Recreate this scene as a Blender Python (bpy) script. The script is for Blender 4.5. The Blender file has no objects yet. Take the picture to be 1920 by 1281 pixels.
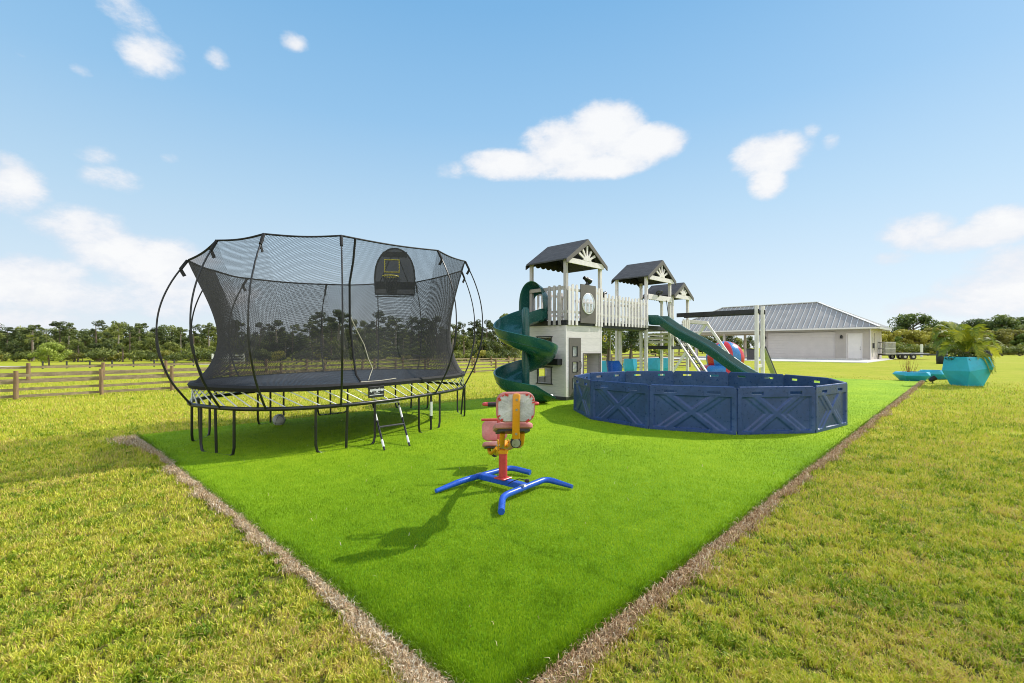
import bpy, math, random
import numpy as np
from mathutils import Vector, Matrix, noise as mnoise
R = math.radians
rnd = random.Random(7)
rng = np.random.default_rng(11)
sc = bpy.context.scene
col = sc.collection

# ------------------------------------------------------------------ helpers
CAM_H = 1.45
def at(px, py, Y):                     # a point of the place seen at (px, py) in the 1920 wide photograph, Y metres ahead
    return Vector(((px - 960) / 880 * Y, Y, CAM_H - (py - 652) / 880 * Y))
def gnd(px, py, z=0.0):
    Y = (CAM_H - z) * 880 / (py - 652)
    return Vector(((px - 960) / 880 * Y, Y, z))
def lin(c):
    return tuple(((v / 255) / 12.92 if v / 255 <= .04045 else ((v / 255 + .055) / 1.055) ** 2.4) for v in c)
def smooth01(a, b, x):
    t = min(1, max(0, (x - a) / (b - a))); return t * t * (3 - 2 * t)
def terrain(x, y):
    d = math.hypot(x, y)
    if y < 1: return 0.0
    r = x / max(y, 1)
    left = -1.25 * smooth01(24, 105, d)
    right = .28 * smooth01(26, 42, d)
    k = smooth01(.12, .45, r)
    return left * (1 - k) + right * k

class MB:
    def __init__(s): s.v = []; s.f = []; s.m = []
    def add(s, vs, fs, m=0):
        o = len(s.v); s.v += [tuple(p) for p in vs]
        s.f += [tuple(i + o for i in f) for f in fs]; s.m += [m] * len(fs); return s
    def box(s, c, d, rot=None, m=0):
        x, y, z = d[0] / 2, d[1] / 2, d[2] / 2
        P = [Vector(p) for p in ((-x,-y,-z),(x,-y,-z),(x,y,-z),(-x,y,-z),(-x,-y,z),(x,-y,z),(x,y,z),(-x,y,z))]
        if rot is not None: P = [rot @ p for p in P]
        c = Vector(c)
        return s.add([p + c for p in P], [(3,2,1,0),(4,5,6,7),(0,1,5,4),(1,2,6,5),(2,3,7,6),(3,0,4,7)], m)
    def b(s, x0, x1, y0, y1, z0, z1, m=0):
        return s.box(((x0+x1)/2, (y0+y1)/2, (z0+z1)/2), (x1-x0, y1-y0, z1-z0), None, m)
    def bar(s, p0, p1, w, h, m=0, up=(0,0,1)):
        p0 = Vector(p0); p1 = Vector(p1); d = (p1 - p0); L = d.length; d.normalize()
        u = Vector(up)
        if abs(d.dot(u)) > .98: u = Vector((0, 1, 0))
        x = d.cross(u).normalized(); z = x.cross(d)
        rot = Matrix((x, d, z)).transposed()
        return s.box((p0 + p1) / 2, (w, L, h), rot, m)
    def tube(s, pts, r, n=8, closed=False, m=0, caps=True):
        pts = [Vector(p) for p in pts]; k = len(pts)
        rs = r if isinstance(r, (list, tuple)) else [r] * k
        rings = []; prev = None
        for i, p in enumerate(pts):
            if closed: t = pts[(i+1) % k] - pts[i-1]
            else: t = pts[min(i+1, k-1)] - pts[max(i-1, 0)]
            t.normalize()
            if prev is None:
                a = Vector((0,0,1)) if abs(t.z) < .9 else Vector((1,0,0))
                x = t.cross(a).normalized()
            else: x = (prev - t * prev.dot(t)).normalized()
            prev = x; y = t.cross(x)
            rings.append([p + (x * math.cos(2*math.pi*j/n) + y * math.sin(2*math.pi*j/n)) * rs[i] for j in range(n)])
        vs = [p for q in rings for p in q]; fs = []
        for i in range(k if closed else k - 1):
            for j in range(n):
                a = i*n + j; b2 = i*n + (j+1) % n; c = ((i+1) % k)*n + (j+1) % n; d = ((i+1) % k)*n + j
                fs.append((a, b2, c, d))
        if caps and not closed:
            fs.append(tuple(range(n))[::-1]); fs.append(tuple((k-1)*n + j for j in range(n)))
        return s.add(vs, fs, m)
    def lathe(s, prof, n=24, c=(0,0,0), m=0, a0=0):
        c = Vector(c); vs = []
        for (r, z) in prof:
            for j in range(n):
                a = a0 + 2*math.pi*j/n; vs.append(c + Vector((r*math.cos(a), r*math.sin(a), z)))
        fs = []
        for i in range(len(prof)-1):
            for j in range(n):
                fs.append((i*n+j, i*n+(j+1)%n, (i+1)*n+(j+1)%n, (i+1)*n+j))
        if prof[0][0] > .0001: fs.append(tuple(range(n))[::-1])
        if prof[-1][0] > .0001: fs.append(tuple((len(prof)-1)*n+j for j in range(n)))
        return s.add(vs, fs, m)
    def grid(s, rows, m=0, wrap=False):
        n = len(rows[0]); vs = [p for r in rows for p in r]; fs = []
        for i in range(len(rows)-1):
            for j in range(n if wrap else n-1):
                fs.append((i*n+j, i*n+(j+1)%n, (i+1)*n+(j+1)%n, (i+1)*n+j))
        return s.add(vs, fs, m)
    def prism(s, poly, ax0, ax1, axis='y', m=0):     # poly in the two other axes
        def mk(p, a):
            return {'y': (p[0], a, p[1]), 'x': (a, p[0], p[1]), 'z': (p[0], p[1], a)}[axis]
        n = len(poly)
        vs = [mk(p, ax0) for p in poly] + [mk(p, ax1) for p in poly]
        fs = [tuple(range(n)), tuple(range(n, 2*n))[::-1]] + [(i, i+n, (i+1)%n+n, (i+1)%n) for i in range(n)]
        return s.add(vs, fs, m)
    def build(s, name, mats, parent=None, smooth=False, bevel=0, recalc=True, label=None, segs=1):
        me = bpy.data.meshes.new(name); me.from_pydata(s.v, [], s.f)
        if not isinstance(mats, (list, tuple)): mats = [mats]
        for q in mats: me.materials.append(q)
        if len(mats) > 1: me.polygons.foreach_set('material_index', s.m)
        if recalc:
            import bmesh
            bm = bmesh.new(); bm.from_mesh(me); bmesh.ops.recalc_face_normals(bm, faces=bm.faces); bm.to_mesh(me); bm.free()
        if smooth:
            me.polygons.foreach_set('use_smooth', [True]*len(me.polygons))
            me.set_sharp_from_angle(angle=R(40))
        me.update()
        o = bpy.data.objects.new(name, me); col.objects.link(o)
        if parent: o.parent = parent
        if bevel:
            mo = o.modifiers.new('b', 'BEVEL'); mo.width = bevel; mo.segments = segs; mo.limit_method = 'ANGLE'; mo.angle_limit = R(40)
        if label: o['label'] = label
        return o

def tag(o, label=None, cat=None, group=None, kind=None):
    if label: o['label'] = label
    if cat: o['category'] = cat
    if group: o['group'] = group
    if kind: o['kind'] = kind
    return o
def thing(name, label, cat, loc=(0,0,0), rz=0, group=None):
    o = bpy.data.objects.new(name, None); col.objects.link(o); o.empty_display_size = .1
    o.location = loc; o.rotation_euler = (0, 0, rz); return tag(o, label, cat, group)
def copy_tree(o, parent=None):
    c = o.copy(); col.objects.link(c); c.parent = parent
    for ch in o.children: copy_tree(ch, c)
    return c

# ------------------------------------------------------------------ materials
class NT:
    def __init__(s, tree): s.t = tree; s.n = tree.nodes; s.l = tree.links
    def N(s, typ, **kw):
        n = s.n.new(typ)
        for k, v in kw.items(): setattr(n, k, v)
        return n
    def put(s, sock, v):
        if hasattr(v, 'is_output') or isinstance(v, bpy.types.NodeSocket): s.l.new(v, sock)
        else: sock.default_value = v
    def math(s, op, a, b=None, c=None, clamp=False):
        n = s.N('ShaderNodeMath', operation=op); n.use_clamp = clamp
        s.put(n.inputs[0], a)
        if b is not None: s.put(n.inputs[1], b)
        if c is not None: s.put(n.inputs[2], c)
        return n.outputs[0]
    def noise(s, vec, scale, detail=3, rough=.55, w=None):
        n = s.N('ShaderNodeTexNoise'); s.put(n.inputs['Vector'], vec)
        n.inputs['Scale'].default_value = scale; n.inputs['Detail'].default_value = detail; n.inputs['Roughness'].default_value = rough
        return n.outputs[0]
    def ramp(s, f, stops, interp='LINEAR'):
        n = s.N('ShaderNodeValToRGB'); n.color_ramp.interpolation = interp
        e = n.color_ramp.elements
        while len(e) < len(stops): e.new(.5)
        for q, (p, c) in zip(e, stops):
            q.position = p; q.color = (*c, 1) if len(c) == 3 else c
        s.put(n.inputs[0], f); return n.outputs[0]
    def mix(s, f, a, b, mode='MIX'):
        n = s.N('ShaderNodeMix', data_type='RGBA', blend_type=mode)
        s.put(n.inputs[0], f)
        for k, v in ((6, a), (7, b)):
            if isinstance(v, (tuple, list)): v = (*v[:3], 1)
            s.put(n.inputs[k], v)
        return n.outputs[2]
    def mapr(s, v, a, b, c, d, typ='LINEAR'):
        n = s.N('ShaderNodeMapRange', interpolation_type=typ)
        s.put(n.inputs[0], v)
        for i, q in enumerate((a, b, c, d)): n.inputs[i+1].default_value = q
        return n.outputs[0]

def newmat(name):
    m = bpy.data.materials.new(name); m.use_nodes = True
    t = NT(m.node_tree); bs = m.node_tree.nodes['Principled BSDF']; return m, t, bs
def pmat(name, c, rough=.5, var=.12, scale=6, bump=.0, bscale=60, metal=0, dirt=None, spec=.5, stretch=None, sub=0, coat=0):
    """plain painted / plastic / wooden surface: two scales of tonal variation, optional dirt near the ground and bump"""
    m, t, bs = newmat(name)
    tc = t.N('ShaderNodeTexCoord').outputs['Object']
    if stretch:
        mp = t.N('ShaderNodeMapping'); t.l.new(tc, mp.inputs[0]); mp.inputs['Scale'].default_value = stretch; vec = mp.outputs[0]
    else: vec = tc
    n1 = t.noise(vec, scale, 4); n2 = t.noise(vec, scale*7, 3)
    f = t.math('ADD', t.math('MULTIPLY', n1, .65), t.math('MULTIPLY', n2, .35))
    lo = tuple(max(0, v*(1-var*1.6)) for v in c); hi = tuple(min(1, v*(1+var*1.2)) for v in c)
    cc = t.ramp(f, [(.3, lo), (.7, hi)])
    if dirt:
        dn = t.noise(tc, 2.2, 6, .7)
        cc = t.mix(t.mapr(dn, .52, .75, 0, dirt[1]), cc, dirt[0])
    t.l.new(cc, bs.inputs['Base Color'])
    r = t.mapr(n2, .3, .7, max(.05, rough-.1), min(1, rough+.12)); t.l.new(r, bs.inputs['Roughness'])
    bs.inputs['Metallic'].default_value = metal
    bs.inputs['Specular IOR Level'].default_value = spec
    if coat: bs.inputs['Coat Weight'].default_value = coat
    if bump:
        bn = t.N('ShaderNodeBump'); bn.inputs['Strength'].default_value = bump; bn.inputs['Distance'].default_value = .01
        t.l.new(t.noise(vec, bscale, 4), bn.inputs['Height']); t.l.new(bn.outputs[0], bs.inputs['Normal'])
    return m

M = {}
M['white_wood'] = pmat('white_wood', (.80,.74,.73), .55, .07, 3, .15, 30, stretch=(3,3,.6), dirt=((.36,.34,.3), .45))
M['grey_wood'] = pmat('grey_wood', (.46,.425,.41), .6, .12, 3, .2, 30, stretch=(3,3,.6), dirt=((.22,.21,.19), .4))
M['dark_wood'] = pmat('dark_wood', (.022,.022,.024), .5, .3, 4, .2, 30)
M['taupe'] = pmat('taupe', (.135,.118,.105), .55, .1, 4, .1, 30)
M['green_plastic'] = pmat('green_plastic', (.016,.095,.084), .22, .12, 3, .03, 12, dirt=((.03,.12,.095), .35))
M['navy_plastic'] = pmat('navy_plastic', (.024,.062,.205), .34, .22, 2.5, .05, 30, dirt=((.085,.12,.24), .55))
M['black_metal'] = pmat('black_metal', (.014,.014,.015), .35, .3, 6)
M['black_cloth'] = pmat('black_cloth', (.012,.012,.014), .8, .3, 20)
M['net_thread'] = pmat('net_thread', (.03,.031,.036), .7, .2, 20)
M['rod'] = pmat('rod', (.72,.72,.68), .4, .1, 8)
M['steel'] = pmat('steel', (.5,.5,.5), .35, .1, 8, metal=.8)
M['white_plastic'] = pmat('white_plastic', (.75,.75,.72), .4, .06)
M['blue_paint'] = pmat('blue_paint', (.012,.09,.52), .32, .15, 8, .05, 60, dirt=((.05,.12,.35), .4))
M['blue_plastic'] = pmat('blue_plastic', (.01,.10,.55), .3, .1, 6)
M['red_paint'] = pmat('red_paint', (.56,.055,.05), .38, .15, 9, .05, 60, dirt=((.6,.2,.17), .5))
M['pink_vinyl'] = pmat('pink_vinyl', (.55,.2,.18), .55, .16, 9, .15, 40, dirt=((.66,.42,.38), .7))
M['yellow_paint'] = pmat('yellow_paint', (.72,.31,.008), .35, .1, 8, .03, 60, dirt=((.45,.24,.05), .35))
M['lining'] = pmat('lining', (.62,.62,.63), .8, .2, 14, .6, 35, dirt=((.16,.16,.16), .7))
M['rubber'] = pmat('rubber', (.02,.02,.022), .6, .2)
M['teal'] = pmat('teal', (.03,.43,.64), .4, .1, 3, .05, 25, dirt=((.06,.34,.5), .5))
M['soil'] = pmat('soil', (.05,.035,.022), .95, .4, 20, .6, 50)
M['bark'] = pmat('bark', (.16,.12,.09), .9, .35, 8, .6, 30, stretch=(3,3,.5))
M['pale_bark'] = pmat('pale_bark', (.3,.26,.21), .9, .3, 8, .6, 30, stretch=(3,3,.5))
M['fence_wood'] = pmat('fence_wood', (.33,.255,.16), .9, .3, 2.2, .5, 25, stretch=(.8,4,6), dirt=((.1,.08,.06), .7))
M['post_wood'] = pmat('post_wood', (.27,.175,.10), .9, .3, 5, .5, 25, stretch=(4,4,.6), dirt=((.09,.06,.04), .7))
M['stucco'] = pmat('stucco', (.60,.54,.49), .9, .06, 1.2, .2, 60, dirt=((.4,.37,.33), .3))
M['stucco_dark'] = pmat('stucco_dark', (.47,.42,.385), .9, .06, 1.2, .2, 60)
M['door_white'] = pmat('door_white', (.78,.73,.71), .5, .04, 2)
M['gdoor'] = pmat('gdoor', (.62,.56,.53), .55, .05, 1.5)
M['metal_roof'] = pmat('metal_roof', (.38,.355,.34), .6, .12, .8, spec=.25)
M['roof_rib'] = pmat('roof_rib', (.62,.62,.62), .4, .06, .8)
M['concrete'] = pmat('concrete', (.62,.59,.54), .9, .1, 1.5, .2, 40, dirt=((.4,.37,.32), .4))
M['inf_red'] = pmat('inf_red', (.6,.03,.035), .25, .1, 4)
M['inf_blue'] = pmat('inf_blue', (.05,.22,.55), .25, .1, 4)
M['dark_grey'] = pmat('dark_grey', (.045,.045,.05), .5, .2)
M['bin_black'] = pmat('bin_black', (.012,.014,.02), .4, .2)
M['ball_grey'] = pmat('ball_grey', (.42,.42,.42), .5, .15, 14)
M['yellow_rim'] = pmat('yellow_rim', (.85,.72,.05), .4, .08)
M['terracotta'] = pmat('terracotta', (.45,.16,.08), .8, .15)
M['twig'] = pmat('twig', (.4,.2,.06), .9, .3, 20)
M['rope'] = pmat('rope', (.5,.46,.36), .9, .1)
M['sign_black'] = pmat('sign_black', (.012,.012,.012), .5, .2)
M['lettering'] = pmat('lettering', (.8,.8,.8), .5, .03)

def siding_mat():
    m, t, bs = newmat('house_siding')
    tc = t.N('ShaderNodeTexCoord').outputs['Object']
    sx = t.N('ShaderNodeSeparateXYZ'); t.l.new(tc, sx.inputs[0])
    fr = t.math('FRACT', t.math('MULTIPLY', sx.outputs[2], 1/.19))
    gap = t.mapr(fr, 0, .05, 1, 0)
    mp = t.N('ShaderNodeMapping'); t.l.new(tc, mp.inputs[0]); mp.inputs['Scale'].default_value = (.8,.8,6)
    g = t.noise(mp.outputs[0], 5, 5, .6)
    c = t.ramp(g, [(.3, (.68,.625,.62)), (.7, (.84,.775,.765))])
    row = t.noise(t.math('FLOOR', t.math('MULTIPLY', sx.outputs[2], 1/.19)), 1.7, 1)
    c = t.mix(t.mapr(row, .3, .7, 0, .18), c, (.5,.47,.46))
    c = t.mix(t.math('MULTIPLY', gap, .55), c, (.25,.24,.23))
    t.l.new(c, bs.inputs['Base Color']); bs.inputs['Roughness'].default_value = .55
    bn = t.N('ShaderNodeBump'); bn.inputs['Strength'].default_value = .4; bn.inputs['Distance'].default_value = .006
    t.l.new(t.math('SUBTRACT', t.math('MULTIPLY', g, .2), gap), bn.inputs['Height']); t.l.new(bn.outputs[0], bs.inputs['Normal'])
    return m
M['siding'] = siding_mat()
def shingle_mat():
    m, t, bs = newmat('roof_shingle')
    tc = t.N('ShaderNodeTexCoord').outputs['Object']
    sx = t.N('ShaderNodeSeparateXYZ'); t.l.new(tc, sx.inputs[0])
    cb = t.N('ShaderNodeCombineXYZ'); t.l.new(sx.outputs[1], cb.inputs[0]); t.l.new(t.math('MULTIPLY', sx.outputs[2], 1.5), cb.inputs[1])
    br = t.N('ShaderNodeTexBrick'); t.l.new(cb.outputs[0], br.inputs[0])
    br.inputs['Color1'].default_value = (.045,.047,.055,1); br.inputs['Color2'].default_value = (.075,.076,.085,1); br.inputs['Mortar'].default_value = (.018,.018,.02,1)
    br.inputs['Scale'].default_value = 1; br.inputs['Brick Width'].default_value = .24; br.inputs['Row Height'].default_value = .12; br.inputs['Mortar Size'].default_value = .006
    n = t.noise(tc, 90, 2); c = t.mix(.35, br.outputs[0], t.ramp(n, [(.3, (.02,.02,.025)), (.7, (.12,.12,.13))]))
    t.l.new(c, bs.inputs['Base Color']); bs.inputs['Roughness'].default_value = .9
    bn = t.N('ShaderNodeBump'); bn.inputs['Strength'].default_value = .6; bn.inputs['Distance'].default_value = .01
    t.l.new(br.outputs[0], bn.inputs['Height']); t.l.new(bn.outputs[0], bs.inputs['Normal'])
    return m
M['shingle'] = shingle_mat()

def clear_mat(name, c, alpha):
    m, t, bs = newmat(name)
    tr = t.N('ShaderNodeBsdfTransparent'); mx = t.N('ShaderNodeMixShader'); mx.inputs[0].default_value = alpha
    bs.inputs['Base Color'].default_value = (*c, 1); bs.inputs['Roughness'].default_value = .08
    t.l.new(tr.outputs[0], mx.inputs[1]); t.l.new(bs.outputs[0], mx.inputs[2])
    t.l.new(mx.outputs[0], t.n['Material Output'].inputs[0]); return m
M['bubble'] = clear_mat('bubble', (.7,.72,.73), .35)
M['pane'] = clear_mat('pane', (.6,.62,.64), .55)

def cloth_mesh_mat(name, c, cover, scale):
    m, t, bs = newmat(name)
    tc = t.N('ShaderNodeTexCoord').outputs['Object']
    v = t.N('ShaderNodeTexVoronoi', feature='DISTANCE_TO_EDGE'); t.l.new(tc, v.inputs['Vector']); v.inputs['Scale'].default_value = scale
    a = t.mapr(v.outputs[0], cover*.4, cover*.5, 1, .25)
    tr = t.N('ShaderNodeBsdfTransparent'); mx = t.N('ShaderNodeMixShader'); t.l.new(a, mx.inputs[0])
    bs.inputs['Base Color'].default_value = (*c, 1); bs.inputs['Roughness'].default_value = .8
    t.l.new(tr.outputs[0], mx.inputs[1]); t.l.new(bs.outputs[0], mx.inputs[2])
    t.l.new(mx.outputs[0], t.n['Material Output'].inputs[0]); return m
M['backboard'] = clear_mat('backboard_mesh', (.010,.011,.014), .95)

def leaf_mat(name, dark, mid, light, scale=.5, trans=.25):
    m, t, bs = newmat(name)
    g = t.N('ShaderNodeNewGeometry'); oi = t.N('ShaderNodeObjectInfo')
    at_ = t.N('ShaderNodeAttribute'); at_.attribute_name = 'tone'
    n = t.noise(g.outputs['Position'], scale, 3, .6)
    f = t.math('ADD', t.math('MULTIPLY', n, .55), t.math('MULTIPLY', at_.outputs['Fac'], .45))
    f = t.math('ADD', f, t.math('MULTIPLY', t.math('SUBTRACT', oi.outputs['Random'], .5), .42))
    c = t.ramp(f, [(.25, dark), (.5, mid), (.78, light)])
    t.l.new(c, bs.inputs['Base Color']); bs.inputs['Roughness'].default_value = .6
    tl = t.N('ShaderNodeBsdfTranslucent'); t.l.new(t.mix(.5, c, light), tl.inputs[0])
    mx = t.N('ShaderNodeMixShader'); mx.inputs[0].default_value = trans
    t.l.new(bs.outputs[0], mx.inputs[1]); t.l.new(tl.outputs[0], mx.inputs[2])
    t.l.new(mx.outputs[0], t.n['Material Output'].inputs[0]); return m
M['leaf_pine'] = leaf_mat('leaf_pine', (.026,.042,.011), (.09,.125,.027), (.27,.30,.06))
M['leaf_broad'] = leaf_mat('leaf_broad', (.032,.05,.012), (.115,.15,.028), (.32,.34,.06))
M['leaf_oak'] = leaf_mat('leaf_oak', (.022,.044,.011), (.075,.125,.024), (.26,.31,.055))
M['leaf_lime'] = leaf_mat('leaf_lime', (.1,.15,.018), (.22,.3,.035), (.4,.46,.08))
M['leaf_olive'] = leaf_mat('leaf_olive', (.075,.085,.014), (.26,.25,.035), (.5,.45,.06))
M['leaf_palm'] = leaf_mat('leaf_palm', (.045,.085,.012), (.14,.22,.02), (.48,.46,.038), .9, .35)

def attr_grass(name, stops, trans=.35, rough=.55):
    m, t, bs = newmat(name)
    a = t.N('ShaderNodeAttribute'); a.attribute_name = 'tone'
    c = t.ramp(a.outputs['Fac'], stops)
    t.l.new(c, bs.inputs['Base Color']); bs.inputs['Roughness'].default_value = rough; bs.inputs['Specular IOR Level'].default_value = .3
    tl = t.N('ShaderNodeBsdfTranslucent'); t.l.new(c, tl.inputs[0])
    mx = t.N('ShaderNodeMixShader'); mx.inputs[0].default_value = trans
    t.l.new(bs.outputs[0], mx.inputs[1]); t.l.new(tl.outputs[0], mx.inputs[2])
    t.l.new(mx.outputs[0], t.n['Material Output'].inputs[0]); return m
M['turf_blade'] = attr_grass('turf_blade', [(0, (.055,.125,.005)), (.5, (.26,.425,.007)), (1, (.53,.65,.045))])
M['lawn_blade'] = attr_grass('lawn_blade', [(0, (.13,.25,.014)), (.3, (.38,.46,.026)), (.55, (.66,.645,.06)), (.8, (.74,.60,.16)), (1, (.5,.33,.15))], .2, .45)
M['straw'] = attr_grass('straw', [(0, (.14,.075,.03)), (.35, (.46,.28,.14)), (.7, (.70,.53,.32)), (1, (.82,.75,.6))], .1, .8)

def lawn_mat():
    m, t, bs = newmat('lawn_ground')
    tc = t.N('ShaderNodeNewGeometry').outputs['Position']
    sx = t.N('ShaderNodeSeparateXYZ'); t.l.new(tc, sx.inputs[0])
    d = t.N('ShaderNodeVectorMath', operation='LENGTH'); t.l.new(tc, d.inputs[0]); dist = d.outputs['Value']
    big = t.noise(tc, .09, 4, .6); med = t.noise(tc, .55, 4, .6); sm = t.noise(tc, 3.2, 4, .65); fine = t.noise(tc, 28, 3, .7)
    mp = t.N('ShaderNodeMapping'); t.l.new(tc, mp.inputs[0]); mp.inputs['Rotation'].default_value = (0,0,R(-46)); mp.inputs['Scale'].default_value = (.25,1.6,1)
    mow = t.noise(mp.outputs[0], .5, 2)
    f = t.math('ADD', t.math('ADD', t.math('MULTIPLY', big, .3), t.math('MULTIPLY', med, .3)), t.math('ADD', t.math('MULTIPLY', sm, .25), t.math('MULTIPLY', mow, .15)))
    c = t.ramp(f, [(.36, (.30,.38,.022)), (.46, (.46,.50,.03)), (.54, (.60,.56,.055)), (.64, (.62,.50,.12))])
    far = t.ramp(f, [(.36, (.34,.42,.022)), (.5, (.48,.50,.035)), (.62, (.57,.50,.075))])
    c = t.mix(t.mapr(dist, 12, 40, 0, 1), c, far)
    c = t.mix(t.mapr(fine, .35, .65, .55, 0), c, (.1,.11,.018), 'MIX')
    # bare soil between the blades close by
    soil = t.ramp(fine, [(.35, (.035,.03,.014)), (.65, (.17,.145,.05))])
    c = t.mix(t.mapr(dist, 3, 11, .85, 0), c, soil)
    t.l.new(c, bs.inputs['Base Color']); bs.inputs['Roughness'].default_value = .95; bs.inputs['Specular IOR Level'].default_value = .1
    bn = t.N('ShaderNodeBump'); bn.inputs['Strength'].default_value = .7; bn.inputs['Distance'].default_value = .04
    t.l.new(t.math('ADD', fine, t.math('MULTIPLY', t.noise(tc, 9, 3), .8)), bn.inputs['Height']); t.l.new(bn.outputs[0], bs.inputs['Normal'])
    return m
M['lawn'] = lawn_mat()
def turf_mat():
    m, t, bs = newmat('turf_mat')
    tc = t.N('ShaderNodeNewGeometry').outputs['Position']
    d = t.N('ShaderNodeVectorMath', operation='LENGTH'); t.l.new(tc, d.inputs[0]); dist = d.outputs['Value']
    big = t.noise(tc, .6, 3); fine = t.noise(tc, 70, 2, .7); sm = t.noise(tc, 9, 3)
    f = t.math('ADD', t.math('MULTIPLY', big, .4), t.math('ADD', t.math('MULTIPLY', fine, .35), t.math('MULTIPLY', sm, .25)))
    c = t.ramp(f, [(.35, (.16,.30,.006)), (.5, (.27,.43,.007)), (.65, (.40,.53,.014))])
    near = t.ramp(fine, [(.35, (.04,.12,.005)), (.65, (.13,.30,.008))])
    c = t.mix(t.mapr(dist, 2, 9, .8, 0), c, near)
    t.l.new(c, bs.inputs['Base Color']); bs.inputs['Roughness'].default_value = .85; bs.inputs['Specular IOR Level'].default_value = .15
    bn = t.N('ShaderNodeBump'); bn.inputs['Strength'].default_value = .5; bn.inputs['Distance'].default_value = .02
    t.l.new(fine, bn.inputs['Height']); t.l.new(bn.outputs[0], bs.inputs['Normal'])
    return m
M['turf'] = turf_mat()
def mulch_mat():
    m, t, bs = newmat('mulch')
    tc = t.N('ShaderNodeNewGeometry').outputs['Position']
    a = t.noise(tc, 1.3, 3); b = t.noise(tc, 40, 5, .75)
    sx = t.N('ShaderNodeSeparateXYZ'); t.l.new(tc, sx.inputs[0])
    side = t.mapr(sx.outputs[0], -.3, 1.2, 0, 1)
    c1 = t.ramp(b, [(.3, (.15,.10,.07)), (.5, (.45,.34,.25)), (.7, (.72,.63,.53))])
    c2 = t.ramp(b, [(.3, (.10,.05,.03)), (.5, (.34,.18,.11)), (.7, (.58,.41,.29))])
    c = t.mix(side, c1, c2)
    t.l.new(c, bs.inputs['Base Color']); bs.inputs['Roughness'].default_value = .95
    bn = t.N('ShaderNodeBump'); bn.inputs['Strength'].default_value = .9; bn.inputs['Distance'].default_value = .03
    t.l.new(b, bn.inputs['Height']); t.l.new(bn.outputs[0], bs.inputs['Normal']); return m
M['mulch'] = mulch_mat()
def mat_surface():
    m, t, bs = newmat('jump_mat')
    tc = t.N('ShaderNodeTexCoord').outputs['Object']
    n = t.noise(tc, 2, 4); n2 = t.noise(tc, 160, 2)
    t.l.new(t.mix(t.mapr(n, .3, .7, 0, 1), (.03,.033,.04), (.055,.058,.068)), bs.inputs['Base Color'])
    t.l.new(t.mapr(n2, .3, .7, .38, .6), bs.inputs['Roughness']); return m
M['jump_mat'] = mat_surface()

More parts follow.
